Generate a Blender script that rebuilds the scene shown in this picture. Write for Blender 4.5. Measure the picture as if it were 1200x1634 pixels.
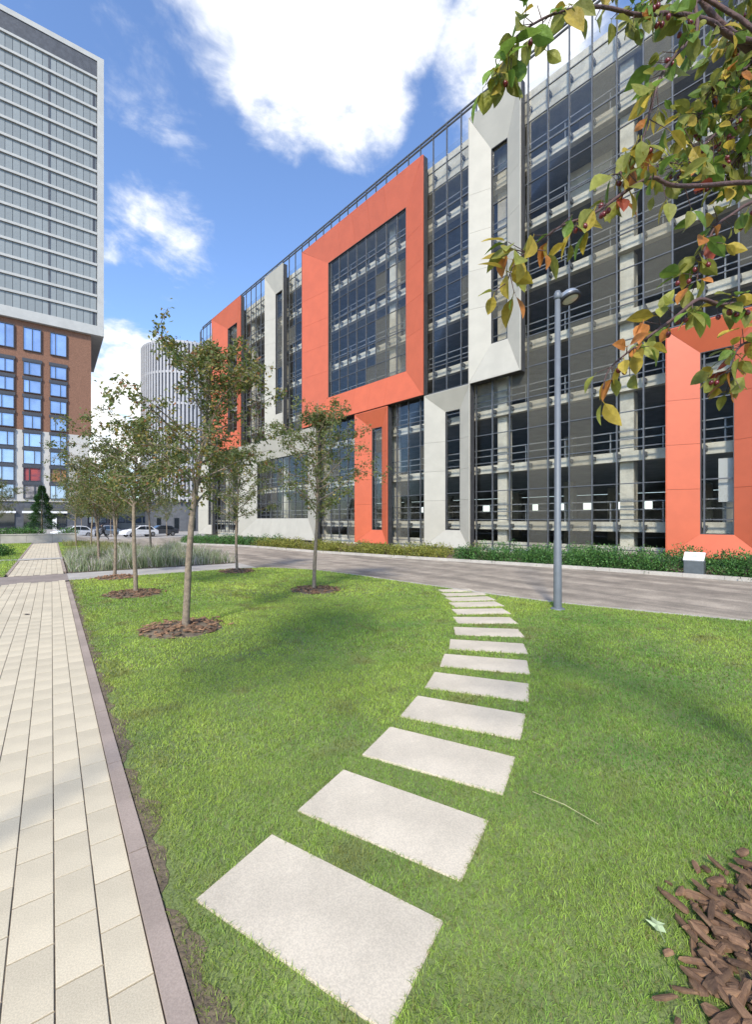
import bpy, bmesh, math, random
import numpy as np
from mathutils import Vector, Matrix
R = math.radians
sc = bpy.context.scene
C = sc.collection
for o in list(bpy.data.objects): bpy.data.objects.remove(o, do_unlink=True)

# ---------------------------------------------------------------- camera
F, CX, Y0, CAMH = 690.0, 600.0, 829.0, 1.7          # focal length, centre, horizon (photo pixels)
YAW = math.atan2(518, 690)                          # heading, to the right of the footpath (+Y)
SY, CY = math.sin(YAW), math.cos(YAW)
cd = bpy.data.cameras.new('camera'); cam = bpy.data.objects.new('camera', cd); C.objects.link(cam)
cam.location = (0, 0, CAMH); cam.rotation_euler = (R(90), 0, -YAW)
cd.sensor_fit = 'HORIZONTAL'; cd.sensor_width = 36; cd.lens = F / 1200 * 36
cd.shift_y = (Y0 - 817) / 1200; cd.clip_start = 0.05; cd.clip_end = 2000
sc.camera = cam

def view_dir(px, py):
    k, m = (px - CX) / F, (Y0 - py) / F
    return Vector((CY * k + SY, -SY * k + CY, m)).normalized()

# ---------------------------------------------------------------- world
SUN_EL, SUN_AZ = R(41), R(231)      # azimuth clockwise from +Y: the sun stands behind the camera, to the left
world = bpy.data.worlds.new('World'); sc.world = world; world.use_nodes = True
nt = world.node_tree; nt.nodes.clear()
def N(t, kind, **kw):
    n = t.nodes.new(kind)
    for k, v in kw.items(): setattr(n, k, v)
    return n
def math_n(t, op, a, b=None, c=None, clamp=False):
    n = N(t, 'ShaderNodeMath', operation=op, use_clamp=clamp)
    for i, x in enumerate((a, b, c)):
        if x is None: continue
        if isinstance(x, (int, float)): n.inputs[i].default_value = x
        else: t.links.new(x, n.inputs[i])
    return n.outputs[0]
def smooth(t, x, a, b):
    n = N(t, 'ShaderNodeMapRange', interpolation_type='SMOOTHSTEP')
    t.links.new(x, n.inputs[0]); n.inputs[1].default_value = a; n.inputs[2].default_value = b
    return n.outputs[0]
sky = N(nt, 'ShaderNodeTexSky', sky_type='NISHITA'); sky.sun_disc = False
sky.sun_elevation = SUN_EL; sky.sun_rotation = SUN_AZ; sky.altitude = 100; sky.air_density = 1.0; sky.dust_density = 0.6; sky.ozone_density = 2.2
tc = N(nt, 'ShaderNodeTexCoord'); gen = tc.outputs['Generated']
sep = N(nt, 'ShaderNodeSeparateXYZ'); nt.links.new(gen, sep.inputs[0])
den = math_n(nt, 'ADD', math_n(nt, 'MAXIMUM', sep.outputs[2], 0.0), 0.22)
cmb = N(nt, 'ShaderNodeCombineXYZ')
nt.links.new(math_n(nt, 'DIVIDE', sep.outputs[0], den), cmb.inputs[0]); nt.links.new(math_n(nt, 'DIVIDE', sep.outputs[1], den), cmb.inputs[1])
def wnoise(scale, detail, rough, dist, off):
    mp = N(nt, 'ShaderNodeMapping'); mp.inputs[1].default_value = off; nt.links.new(cmb.outputs[0], mp.inputs[0])
    n = N(nt, 'ShaderNodeTexNoise'); n.inputs['Scale'].default_value = scale; n.inputs['Detail'].default_value = detail
    n.inputs['Roughness'].default_value = rough; n.inputs['Distortion'].default_value = dist
    nt.links.new(mp.outputs[0], n.inputs[0]); return n.outputs[0]
n1 = wnoise(3.2, 9, 0.62, 0.5, (3.1, 1.7, 0)); n2 = wnoise(9.0, 6, 0.6, 0.3, (0.4, 5.2, 0)); n0 = wnoise(0.55, 3, 0.5, 0.0, (7.7, 2.3, 0))
# the cloud banks that stand in view (direction, angular radius, strength)
banks = [(400, 30, 9, .26), (500, 70, 10, .40), (560, 130, 8, .40), (598, 190, 4.5, .36), (540, -20, 12, .40), (470, -120, 14, .36), (790, 110, 7.5, .36), (860, 60, 8, .36), (740, 165, 4.5, .28), (255, 165, 6, .19), (215, 60, 7, .15), (150, 30, 6, .12), (265, 395, 7, .25),
         (215, 345, 4.5, .22), (175, 520, 4.5, .22), (205, 605, 7, .42), (170, 660, 8, .44), (470, 245, 2.2, .2), (165, 395, 3, .24), (510, 215, 2, .2), (900, -300, 20, .25)]
tot = None
for px, py, rad, s in banks:
    d = view_dir(px, py)
    vm = N(nt, 'ShaderNodeVectorMath', operation='DOT_PRODUCT'); nt.links.new(gen, vm.inputs[0]); vm.inputs[1].default_value = d
    v = math_n(nt, 'MULTIPLY', smooth(nt, vm.outputs['Value'], math.cos(R(rad * 1.25)), math.cos(R(rad * .2))), s)
    tot = v if tot is None else math_n(nt, 'MAXIMUM', tot, v)
dens = math_n(nt, 'ADD', math_n(nt, 'MULTIPLY_ADD', n2, .34, math_n(nt, 'MULTIPLY', n1, .52)), tot)
dens = math_n(nt, 'ADD', dens, math_n(nt, 'MULTIPLY', math_n(nt, 'SUBTRACT', n0, .5), .30))
cov = smooth(nt, dens, .61, .82)
shade = N(nt, 'ShaderNodeMix', data_type='RGBA')
nt.links.new(smooth(nt, dens, .61, .9), shade.inputs[0]); shade.inputs[6].default_value = (5.0, 5.3, 5.9, 1); shade.inputs[7].default_value = (7.6, 7.6, 7.5, 1)
mixc = N(nt, 'ShaderNodeMix', data_type='RGBA'); nt.links.new(cov, mixc.inputs[0]); 
tint = N(nt, 'ShaderNodeMix', data_type='RGBA', blend_type='MULTIPLY'); tint.inputs[0].default_value = 1
nt.links.new(sky.outputs[0], tint.inputs[6]); tint.inputs[7].default_value = (1.30, 1.42, 1.62, 1)
nt.links.new(tint.outputs[2], mixc.inputs[6]); nt.links.new(shade.outputs[2], mixc.inputs[7])
bg = N(nt, 'ShaderNodeBackground'); bg.inputs[1].default_value = 0.13; nt.links.new(mixc.outputs[2], bg.inputs[0])
wo = N(nt, 'ShaderNodeOutputWorld'); nt.links.new(bg.outputs[0], wo.inputs[0])

# ---------------------------------------------------------------- sun, exposure
sl = bpy.data.lights.new('sun', 'SUN'); sun = bpy.data.objects.new('sun', sl); C.objects.link(sun)
sl.energy = 3.3; sl.angle = R(6); sl.color = (1, .925, .80)
sd = Vector((math.sin(SUN_AZ) * math.cos(SUN_EL), math.cos(SUN_AZ) * math.cos(SUN_EL), math.sin(SUN_EL)))
sun.rotation_euler = sd.to_track_quat('Z', 'Y').to_euler(); sun.location = sd * 60
vs = sc.view_settings; vs.view_transform = 'Standard'; vs.look = 'None'; vs.gamma = 1; vs.exposure = 0.55; vs.use_curve_mapping = False
sc.cycles.use_denoising = True
sc.cycles.max_bounces = 8; sc.cycles.transparent_max_bounces = 24; sc.cycles.caustics_reflective = False; sc.cycles.caustics_refractive = False
sc.cycles.sample_clamp_indirect = 6

# ================================================================ materials
M = {}
def mat(name, col, rough=.7, var=.12, scale=6.0, bump=0.0, bscale=60.0, metal=0.0, spec=.5, rand=0.0, col2=None, detail=6, island=0.0, coord='Object'):
    m = bpy.data.materials.new(name); m.use_nodes = True; t = m.node_tree; b = t.nodes['Principled BSDF']
    b.inputs['Roughness'].default_value = rough; b.inputs['Metallic'].default_value = metal; b.inputs['Specular IOR Level'].default_value = spec
    co = N(t, 'ShaderNodeTexCoord').outputs[coord]
    n = N(t, 'ShaderNodeTexNoise'); n.inputs['Scale'].default_value = scale; n.inputs['Detail'].default_value = detail; n.inputs['Roughness'].default_value = .62
    t.links.new(co, n.inputs[0])
    mx = N(t, 'ShaderNodeMix', data_type='RGBA')
    lo = [c * (1 - var) for c in col] if col2 is None else col2
    hi = [min(1, c * (1 + var)) for c in col] if col2 is None else col
    mx.inputs[6].default_value = (*lo, 1); mx.inputs[7].default_value = (*hi, 1)
    t.links.new(smooth(t, n.outputs[0], .3, .7), mx.inputs[0])
    out = mx.outputs[2]
    for amount, src in ((rand, 'o'), (island, 'i')):
        if amount:
            rr = N(t, 'ShaderNodeObjectInfo').outputs['Random'] if src == 'o' else N(t, 'ShaderNodeNewGeometry').outputs['Random Per Island']
            hv = N(t, 'ShaderNodeHueSaturation'); t.links.new(out, hv.inputs['Color'])
            t.links.new(math_n(t, 'MULTIPLY_ADD', rr, 2 * amount, 1 - amount), hv.inputs['Value']); out = hv.outputs[0]
    t.links.new(out, b.inputs['Base Color'])
    if bump:
        bn = N(t, 'ShaderNodeTexNoise'); bn.inputs['Scale'].default_value = bscale; bn.inputs['Detail'].default_value = 4; t.links.new(co, bn.inputs[0])
        bp = N(t, 'ShaderNodeBump'); bp.inputs['Strength'].default_value = bump; bp.inputs['Distance'].default_value = .02
        t.links.new(bn.outputs[0], bp.inputs['Height']); t.links.new(bp.outputs[0], b.inputs['Normal'])
    M[name] = m; return m
def speckle(name, col, rough=.85, rand=0.0, island=0.0, fleck=.25, fs=140.0, stain=.12):
    """fine aggregate concrete: big soft stains, fine flecks, grain bump"""
    m = mat(name, col, rough, stain, 1.6, .12, 320, rand=rand, island=island); t = m.node_tree; b = t.nodes['Principled BSDF']
    src = b.inputs['Base Color'].links[0].from_socket
    co = N(t, 'ShaderNodeTexCoord').outputs['Object']
    n = N(t, 'ShaderNodeTexNoise'); n.inputs['Scale'].default_value = fs; n.inputs['Detail'].default_value = 3; t.links.new(co, n.inputs[0])
    hv = N(t, 'ShaderNodeHueSaturation'); t.links.new(src, hv.inputs['Color'])
    t.links.new(math_n(t, 'MULTIPLY_ADD', smooth(t, n.outputs[0], .3, .7), fleck, 1 - fleck / 2), hv.inputs['Value']); t.links.new(hv.outputs[0], b.inputs['Base Color'])
    return m
def leafmat(name, rough=.5, trans=.35, attr='col'):
    m = bpy.data.materials.new(name); m.use_nodes = True; t = m.node_tree; b = t.nodes['Principled BSDF']
    a = N(t, 'ShaderNodeAttribute', attribute_name=attr)
    n = N(t, 'ShaderNodeTexNoise'); n.inputs['Scale'].default_value = 30; t.links.new(N(t, 'ShaderNodeTexCoord').outputs['Object'], n.inputs[0])
    hv = N(t, 'ShaderNodeHueSaturation'); t.links.new(a.outputs['Color'], hv.inputs['Color']); t.links.new(math_n(t, 'MULTIPLY_ADD', n.outputs[0], .5, .75), hv.inputs['Value'])
    t.links.new(hv.outputs[0], b.inputs['Base Color']); b.inputs['Roughness'].default_value = rough; b.inputs['Specular IOR Level'].default_value = .3
    tr = N(t, 'ShaderNodeBsdfTranslucent'); g = N(t, 'ShaderNodeMix', data_type='RGBA', blend_type='MULTIPLY'); g.inputs[0].default_value = 1
    t.links.new(hv.outputs[0], g.inputs[6]); g.inputs[7].default_value = (1.25, 1.2, .6, 1); t.links.new(g.outputs[2], tr.inputs[0])
    ms = N(t, 'ShaderNodeMixShader'); ms.inputs[0].default_value = trans; t.links.new(b.outputs[0], ms.inputs[1]); t.links.new(tr.outputs[0], ms.inputs[2])
    t.links.new(ms.outputs[0], t.nodes['Material Output'].inputs[0]); M[name] = m; return m
def panemat(name, tint, alpha, col, gloss=1.0, rough=.03):
    """a see-through sheet: transparent part, body colour, surface reflection"""
    m = bpy.data.materials.new(name); m.use_nodes = True; t = m.node_tree; t.nodes.remove(t.nodes['Principled BSDF'])
    tr = N(t, 'ShaderNodeBsdfTransparent'); tr.inputs[0].default_value = (*tint, 1)
    df = N(t, 'ShaderNodeBsdfDiffuse'); n = N(t, 'ShaderNodeTexNoise'); n.inputs['Scale'].default_value = 1.3; n.inputs['Detail'].default_value = 5
    t.links.new(N(t, 'ShaderNodeTexCoord').outputs['Object'], n.inputs[0])
    mx = N(t, 'ShaderNodeMix', data_type='RGBA'); mx.inputs[6].default_value = (*[c * .8 for c in col], 1); mx.inputs[7].default_value = (*[c * 1.15 for c in col], 1)
    t.links.new(n.outputs[0], mx.inputs[0]); t.links.new(mx.outputs[2], df.inputs[0])
    m1 = N(t, 'ShaderNodeMixShader'); m1.inputs[0].default_value = alpha; t.links.new(tr.outputs[0], m1.inputs[1]); t.links.new(df.outputs[0], m1.inputs[2])
    gl = N(t, 'ShaderNodeBsdfGlossy'); gl.inputs['Roughness'].default_value = rough
    fr = N(t, 'ShaderNodeFresnel'); fr.inputs[0].default_value = 1.45
    m2 = N(t, 'ShaderNodeMixShader'); t.links.new(math_n(t, 'MULTIPLY', fr.outputs[0], gloss, clamp=True), m2.inputs[0])
    t.links.new(m1.outputs[0], m2.inputs[1]); t.links.new(gl.outputs[0], m2.inputs[2]); t.links.new(m2.outputs[0], t.nodes['Material Output'].inputs[0])
    M[name] = m; return m

mat('soil', (.15, .115, .075), .95, .35, 9, .8, 40)
mat('lawn_soil', (.20, .25, .08), .95, .4, 2.2, .5, 60, col2=(.14, .18, .06))
mat('ground', (.16, .15, .135), .9, .2, .3)
speckle('road', (.315, .268, .208), .9, fleck=.35, fs=45, stain=.22)
def streaks(m, ang):
    t = m.node_tree; b = t.nodes['Principled BSDF']; src = b.inputs['Base Color'].links[0].from_socket
    mp = N(t, 'ShaderNodeMapping'); mp.inputs['Rotation'].default_value = (0, 0, ang); mp.inputs['Scale'].default_value = (1.5, .14, 1)
    t.links.new(N(t, 'ShaderNodeTexCoord').outputs['Object'], mp.inputs[0]); n = N(t, 'ShaderNodeTexNoise'); n.inputs['Scale'].default_value = 1; n.inputs['Detail'].default_value = 7; n.inputs['Distortion'].default_value = .6; t.links.new(mp.outputs[0], n.inputs[0])
    hv = N(t, 'ShaderNodeHueSaturation'); t.links.new(src, hv.inputs['Color']); t.links.new(math_n(t, 'MULTIPLY_ADD', smooth(t, n.outputs[0], .36, .62), .42, .70), hv.inputs['Value']); t.links.new(hv.outputs[0], b.inputs['Base Color'])
streaks(M['road'], R(-9))
speckle('plaza', (.36, .335, .30), .9, fleck=.15, fs=30)
speckle('paver', (.56, .485, .345), .88, rand=.06, fleck=.22, fs=170, stain=.1)
speckle('paver_far', (.56, .485, .345), .88, island=.06, fleck=.18, fs=60, stain=.1)
speckle('slab_stone', (.57, .50, .385), .9, rand=.05, fleck=.22, fs=150, stain=.12)
speckle('kerb', (.33, .262, .212), .88, fleck=.2, stain=.15)
speckle('cross_paver', (.26, .215, .18), .88, fleck=.15, fs=40)
speckle('cross_pale', (.40, .375, .33), .88, fleck=.15, fs=40)
speckle('kerb_pale', (.42, .39, .34), .88, fleck=.15, fs=40)
mat('joint_sand', (.19, .155, .11), .95, .25, 30, .3, 120)
mat('bark_chip', (.205, .118, .062), .85, .45, 14, .6, 60, rand=.42, island=.42, col2=(.085, .046, .026))
def grain(m):
    t = m.node_tree; b = t.nodes['Principled BSDF']; mp = N(t, 'ShaderNodeMapping'); mp.inputs['Scale'].default_value = (14, 120, 60); t.links.new(N(t, 'ShaderNodeTexCoord').outputs['Object'], mp.inputs[0])
    n = N(t, 'ShaderNodeTexNoise'); n.inputs['Scale'].default_value = 1; n.inputs['Detail'].default_value = 4; t.links.new(mp.outputs[0], n.inputs[0])
    src = b.inputs['Base Color'].links[0].from_socket; hv = N(t, 'ShaderNodeHueSaturation'); t.links.new(src, hv.inputs['Color']); t.links.new(math_n(t, 'MULTIPLY_ADD', n.outputs[0], 1.1, .5), hv.inputs['Value']); t.links.new(hv.outputs[0], b.inputs['Base Color'])
    bp = N(t, 'ShaderNodeBump'); bp.inputs['Strength'].default_value = .8; bp.inputs['Distance'].default_value = .006; t.links.new(n.outputs[0], bp.inputs['Height']); t.links.new(bp.outputs[0], b.inputs['Normal'])
grain(M['bark_chip'])
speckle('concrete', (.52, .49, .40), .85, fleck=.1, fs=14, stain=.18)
speckle('concrete_dark', (.20, .195, .18), .85, fleck=.1, fs=14, stain=.2)  # darkened copy of concrete, stands in for the dim garage interior
mat('orange_panel', (.53, .118, .05), .42, .05, 1.2, .05, 8, rand=.03, metal=.0, spec=.5)
mat('white_panel', (.43, .405, .335), .42, .05, 1.2, .05, 8, rand=.025, spec=.5)
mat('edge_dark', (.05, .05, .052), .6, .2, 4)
mat('steel', (.115, .12, .125), .5, .15, 5, metal=.4)
mat('steel_light', (.20, .205, .205), .5, .12, 5, metal=.2)
panemat('facade_glass', (.97, .975, .97), .015, (.06, .07, .075), .13, .05)
panemat('facade_mesh', (.94, .93, .90), .135, (.30, .295, .255), .06, .4)
mat('brick_wall', (.225, .115, .072), .9, .25, 9, .4, 30)
mat('tower_white', (.50, .48, .435), .75, .06, .8)
mat('tower_band', (.46, .455, .42), .65, .06, .8)
mat('tower_dark', (.075, .08, .09), .6, .2, 1.5)
mat('window_frame', (.05, .055, .065), .5, .1, 3)
def solid_glass(name, col, rough=.06, spec=1.0, rand=.2, metal=0.0):
    m = mat(name, col, rough, .15, .3, spec=spec, rand=rand, metal=metal); return m
solid_glass('tower_pane', (.265, .285, .275), .35, .5, .10)
solid_glass('window_pane', (.36, .43, .56), .08, 1.0, .15, metal=.7)
mat('fin_white', (.38, .38, .39), .6, .05, .8)
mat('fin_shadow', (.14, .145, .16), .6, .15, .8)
mat('pink_render', (.52, .40, .36), .8, .1, .8)
mat('cream_render', (.55, .50, .43), .8, .1, .8)
mat('trunk_bark', (.30, .235, .165), .9, .35, 14, .7, 50, col2=(.17, .13, .095))
mat('twig_bark', (.115, .062, .055), .8, .3, 25, .4, 80, col2=(.07, .042, .04))
mat('lamp_metal', (.15, .165, .18), .55, .08, 4, metal=.2)
mat('lamp_cap', (.36, .385, .41), .35, .08, 4, metal=.5)
mat('lamp_rim', (.03, .03, .032), .5, .1, 4)
mat('lamp_lens', (.55, .53, .44), .2, .08, 14)
mat('sign_grey', (.09, .105, .11), .6, .12, 6)
mat('sign_white', (.75, .75, .74), .5, .04, 6)
mat('sign_ink', (.25, .25, .25), .7, .05, 6)
mat('cloth_dark', (.018, .019, .022), .85, .3, 20)
mat('cloth_blue', (.035, .04, .055), .85, .3, 20)
mat('skin', (.48, .28, .20), .6, .1, 20)
mat('hair_dark', (.02, .015, .012), .7, .2, 40)
mat('car_white', (.70, .70, .70), .25, .03, 3, spec=.8)
mat('car_silver', (.38, .39, .40), .28, .05, 3, metal=.5, spec=.8)
mat('car_dark', (.05, .055, .065), .25, .05, 3, spec=.8)
solid_glass('car_glass', (.02, .025, .03), .05, 1.0, 0)
mat('tyre', (.02, .02, .02), .85, .2, 20)
mat('rim', (.4, .4, .41), .35, .05, 20, metal=.8)
mat('tail_lamp', (.45, .02, .02), .3, .05, 20)
mat('head_lamp', (.7, .7, .68), .15, .05, 20)
mat('poster_red', (.40, .07, .06), .5, .4, .9, col2=(.07, .04, .07))
mat('poster_orange', (.45, .19, .06), .5, .4, 1.1, col2=(.10, .09, .07))
mat('poster_grey', (.35, .32, .30), .5, .4, 1.1, col2=(.08, .075, .08))
mat('berry', (.13, .012, .016), .3, .3, 90, spec=.6)
leafmat('foliage', .5, .35); leafmat('hedge_leaf', .55, .25); leafmat('grass', .55, .38)
LEAFC = {'leaf_green': (.17, .27, .045), 'leaf_olive': (.27, .28, .055), 'leaf_yellow': (.44, .33, .05), 'leaf_orange': (.48, .19, .05), 'leaf_red': (.34, .07, .035)}
for k, c in LEAFC.items():
    m = mat(k, c, .5, .3, 22, .25, 60, rand=.22, spec=.3); t = m.node_tree; b = t.nodes['Principled BSDF']
    tr = N(t, 'ShaderNodeBsdfTranslucent'); t.links.new(b.inputs['Base Color'].links[0].from_socket, tr.inputs[0])
    ms = N(t, 'ShaderNodeMixShader'); ms.inputs[0].default_value = .42; t.links.new(b.outputs[0], ms.inputs[1]); t.links.new(tr.outputs[0], ms.inputs[2]); t.links.new(ms.outputs[0], t.nodes['Material Output'].inputs[0])

# ================================================================ helpers
def tag(o, label=None, cat=None, group=None, kind=None):
    if label: o['label'] = label
    if cat: o['category'] = cat
    if group: o['group'] = group
    if kind: o['kind'] = kind
    return o
def empty(name, loc=(0, 0, 0), rz=0):
    o = bpy.data.objects.new(name, None); C.objects.link(o); o.location = loc; o.rotation_euler = (0, 0, rz); o.empty_display_size = .2; return o
class MB:
    def __init__(s): s.v = []; s.f = []; s.sm = False
    def poly(s, pts):
        n = len(s.v); s.v += [tuple(p) for p in pts]; s.f.append(tuple(range(n, n + len(pts))))
    def box(s, x0, x1, y0, y1, z0, z1):
        n = len(s.v)
        s.v += [(x0, y0, z0), (x1, y0, z0), (x1, y1, z0), (x0, y1, z0), (x0, y0, z1), (x1, y0, z1), (x1, y1, z1), (x0, y1, z1)]
        for f in ((0, 3, 2, 1), (4, 5, 6, 7), (0, 1, 5, 4), (1, 2, 6, 5), (2, 3, 7, 6), (3, 0, 4, 7)): s.f.append(tuple(n + i for i in f))
    def prism(s, pts, z0, z1, cap_bottom=True):
        """vertical prism from a plan polygon (counter-clockwise); z0/z1 may be functions"""
        n = len(s.v); k = len(pts); g = lambda z, p: z(p) if callable(z) else z
        s.v += [(p[0], p[1], g(z0, p)) for p in pts] + [(p[0], p[1], g(z1, p)) for p in pts]
        s.f.append(tuple(range(n + k, n + 2 * k)))
        if cap_bottom: s.f.append(tuple(range(n + k - 1, n - 1, -1)))
        for i in range(k): j = (i + 1) % k; s.f.append((n + i, n + j, n + k + j, n + k + i))
    def plate(s, pts, d):
        """a plate: planar polygon extruded by vector d (d points to the back)"""
        n = len(s.v); k = len(pts); d = Vector(d)
        s.v += [tuple(p) for p in pts] + [tuple(Vector(p) + d) for p in pts]
        s.f.append(tuple(range(n, n + k))); s.f.append(tuple(range(n + 2 * k - 1, n + k - 1, -1)))
        for i in range(k): j = (i + 1) % k; s.f.append((n + j, n + i, n + k + i, n + k + j))
    def tube(s, pts, rads, seg=8, cap=True):
        pts = [Vector(p) for p in pts]; n0 = len(s.v); up = Vector((0, 0, 1)); prev = None
        for i, p in enumerate(pts):
            d = (pts[min(i + 1, len(pts) - 1)] - pts[max(i - 1, 0)]).normalized()
            a = d.cross(up if prev is None else prev)
            if prev is not None: a = prev - d * prev.dot(d)
            if a.length < 1e-4: a = d.cross(Vector((1, 0, 0)))
            a.normalize(); prev = a; b = d.cross(a); r = rads[i] if hasattr(rads, '__len__') else rads
            for k in range(seg):
                t = 2 * math.pi * k / seg; s.v.append(tuple(p + (a * math.cos(t) + b * math.sin(t)) * r))
        for i in range(len(pts) - 1):
            for k in range(seg):
                q = (k + 1) % seg; s.f.append((n0 + i * seg + k, n0 + i * seg + q, n0 + (i + 1) * seg + q, n0 + (i + 1) * seg + k))
        if cap:
            s.f.append(tuple(n0 + k for k in reversed(range(seg)))); e = n0 + (len(pts) - 1) * seg; s.f.append(tuple(e + k for k in range(seg)))
    def lathe(s, prof, cen, seg=20, axis=Matrix.Identity(3)):
        n0 = len(s.v); cen = Vector(cen)
        for r, z in prof:
            for k in range(seg):
                t = 2 * math.pi * k / seg; s.v.append(tuple(cen + axis @ Vector((r * math.cos(t), r * math.sin(t), z))))
        for i in range(len(prof) - 1):
            for k in range(seg):
                q = (k + 1) % seg; s.f.append((n0 + i * seg + k, n0 + i * seg + q, n0 + (i + 1) * seg + q, n0 + (i + 1) * seg + k))
    def mesh(s, name, m, smooth=False):
        me = bpy.data.meshes.new(name); me.from_pydata(s.v, [], s.f); me.update()
        if smooth: me.polygons.foreach_set('use_smooth', [True] * len(me.polygons))
        me.materials.append(M[m] if isinstance(m, str) else m); return me
    def build(s, name, m, parent=None, smooth=False, bevel=0):
        o = bpy.data.objects.new(name, s.mesh(name, m, smooth)); C.objects.link(o)
        if parent is not None: o.parent = parent
        if bevel:
            b = o.modifiers.new('bevel', 'BEVEL'); b.width = bevel; b.segments = 2; b.limit_method = 'ANGLE'
        return o
def inst(name, me, parent=None, loc=(0, 0, 0), rot=(0, 0, 0), scale=(1, 1, 1)):
    o = bpy.data.objects.new(name, me); C.objects.link(o); o.location = loc; o.rotation_euler = rot; o.scale = scale
    if parent is not None: o.parent = parent
    return o
def copy_tree(o, parent=None):
    c = o.copy(); C.objects.link(c); c.parent = parent
    for ch in list(o.children): copy_tree(ch, c)
    return c
def np_mesh(name, V, T, m, col=None, smooth=False):
    """big triangle/quad soup from arrays; col: one RGB for each vertex"""
    me = bpy.data.meshes.new(name); nv, nf, k = len(V), len(T), T.shape[1]
    me.vertices.add(nv); me.vertices.foreach_set('co', np.ascontiguousarray(V, np.float32).ravel())
    me.loops.add(nf * k); me.loops.foreach_set('vertex_index', np.ascontiguousarray(T, np.int32).ravel())
    me.polygons.add(nf); me.polygons.foreach_set('loop_start', np.arange(0, nf * k, k, dtype=np.int32))
    if smooth: me.polygons.foreach_set('use_smooth', np.ones(nf, bool))
    me.update(calc_edges=True)
    if col is not None:
        a = me.color_attributes.new('col', 'FLOAT_COLOR', 'POINT'); c4 = np.ones((nv, 4), np.float32); c4[:, :3] = col; a.data.foreach_set('color', c4.ravel())
    me.materials.append(M[m]); return me
def vnoise(x, y, seed=0):
    """smooth value noise on numpy arrays, 0..1"""
    xi, yi = np.floor(x).astype(np.int64), np.floor(y).astype(np.int64); fx, fy = x - xi, y - yi
    h = lambda a, b: (np.sin(a * 127.1 + b * 311.7 + seed * 74.7) * 43758.5453) % 1.0
    fx = fx * fx * (3 - 2 * fx); fy = fy * fy * (3 - 2 * fy)
    return (h(xi, yi) * (1 - fx) + h(xi + 1, yi) * fx) * (1 - fy) + (h(xi, yi + 1) * (1 - fx) + h(xi + 1, yi + 1) * fx) * fy
def S01(x): x = max(0, min(1, x)); return x * x * (3 - 2 * x)
def gz(p):
    """the ground falls a little towards the far plaza"""
    return -.55 * S01((p[1] - 24) / 24) * S01((p[0] - 1.2) / 4)
def at(px, py, zc):
    """a point seen at photo pixel (px, py) at depth zc"""
    xc = (px - CX) / F * zc; return Vector((CY * xc + SY * zc, -SY * xc + CY * zc, CAMH + (Y0 - py) / F * zc))
rng = random.Random(7); nr = np.random.default_rng(11)
def inside(poly, x, y):
    r = np.zeros(x.shape, bool); n = len(poly)
    for i in range(n):
        (x0, y0), (x1, y1) = poly[i], poly[(i + 1) % n]
        if y0 == y1: continue
        c = ((y0 > y) != (y1 > y)) & (x < (x1 - x0) * (y - y0) / (y1 - y0) + x0); r ^= c
    return r
def sheet(name, poly, z, m, kind='structure', step=2.0, off=0.0, parent=None):
    """flat sheet following gz(), triangulated finely enough"""
    bm = bmesh.new(); vs_ = [bm.verts.new((x, y, 0)) for x, y in poly]; bm.faces.new(vs_)
    ys = [p[1] for p in poly]; xs = [p[0] for p in poly]
    if max(ys) > 24 and max(xs) > 1.2:
        for lo, hi, ax in ((max(24, min(ys)), min(50, max(ys)), 1), (max(1.2, min(xs)), min(6, max(xs)), 0)):
            c = lo
            while c < hi:
                co = [0, 0, 0]; no = [0, 0, 0]; co[ax] = c; no[ax] = 1
                bmesh.ops.bisect_plane(bm, geom=bm.verts[:] + bm.edges[:] + bm.faces[:], plane_co=co, plane_no=no); c += step
    bmesh.ops.triangulate(bm, faces=bm.faces[:])
    for v in bm.verts: v.co.z = z + gz(v.co)
    bmesh.ops.recalc_face_normals(bm, faces=bm.faces[:])
    if bm.faces and sum(f.normal.z for f in bm.faces) < 0: bmesh.ops.reverse_faces(bm, faces=bm.faces[:])
    me = bpy.data.meshes.new(name); bm.to_mesh(me); bm.free(); me.materials.append(M[m])
    o = bpy.data.objects.new(name, me); C.objects.link(o)
    if parent is not None: o.parent = parent
    elif kind: o['kind'] = kind
    return o

# ================================================================ ground, paths, road
GB = [(-700, -300), (900, -300), (900, 1100), (-700, 1100)]
sheet('ground', GB, -.075, 'ground')
ROAD_NEAR = [(10.6, -6), (9.95, -1), (9.44, 2.0), (8.88, 3.3), (8.35, 4.8), (8.08, 6.2), (7.9, 7.9), (7.62, 10.2), (7.35, 12.2), (6.9, 13.6), (6.1, 14.6), (5.2, 14.9)]
ROAD_FAR = [(16.6, -6), (15.9, 1), (15.55, 3.5), (15.3, 4.9), (14.6, 8.4), (13.1, 13.1), (11.1, 20), (10.1, 26), (9.5, 32), (9.3, 41), (10, 46), (12.5, 49)]
PLAZA_L = [(1.5, 47), (1.7, 42.5), (4.2, 38), (5.0, 32), (5.25, 25), (5.45, 19), (5.9, 17.4), (5.9, 16.82), (5.0, 16.8)]
road_poly = ROAD_NEAR[:-1] + [(5.2, 14.92)] + list(reversed(PLAZA_L)) + [(1.5, 60)] + [(13, 60), (13, 49.3)] + list(reversed(ROAD_FAR))
sheet('road', road_poly, -.035, 'road')
sheet('plaza', [(-40, 60.02), (60, 60.02), (60, 130), (-40, 130)], -.045, 'plaza')
LAWN = [(.40, -4), (10.3, -4)] + [(x - .09, y) for x, y in ROAD_NEAR[1:-1]] + [(5.2, 14.86), (.40, 14.86)]
sheet('lawn', LAWN, 0, 'lawn_soil')
LAWN_L = [(-12, 16.9), (-1.13, 16.9), (-1.13, 39.9), (-12, 39.9)]
sheet('lawn', LAWN_L, 0, 'lawn_soil')
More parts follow.
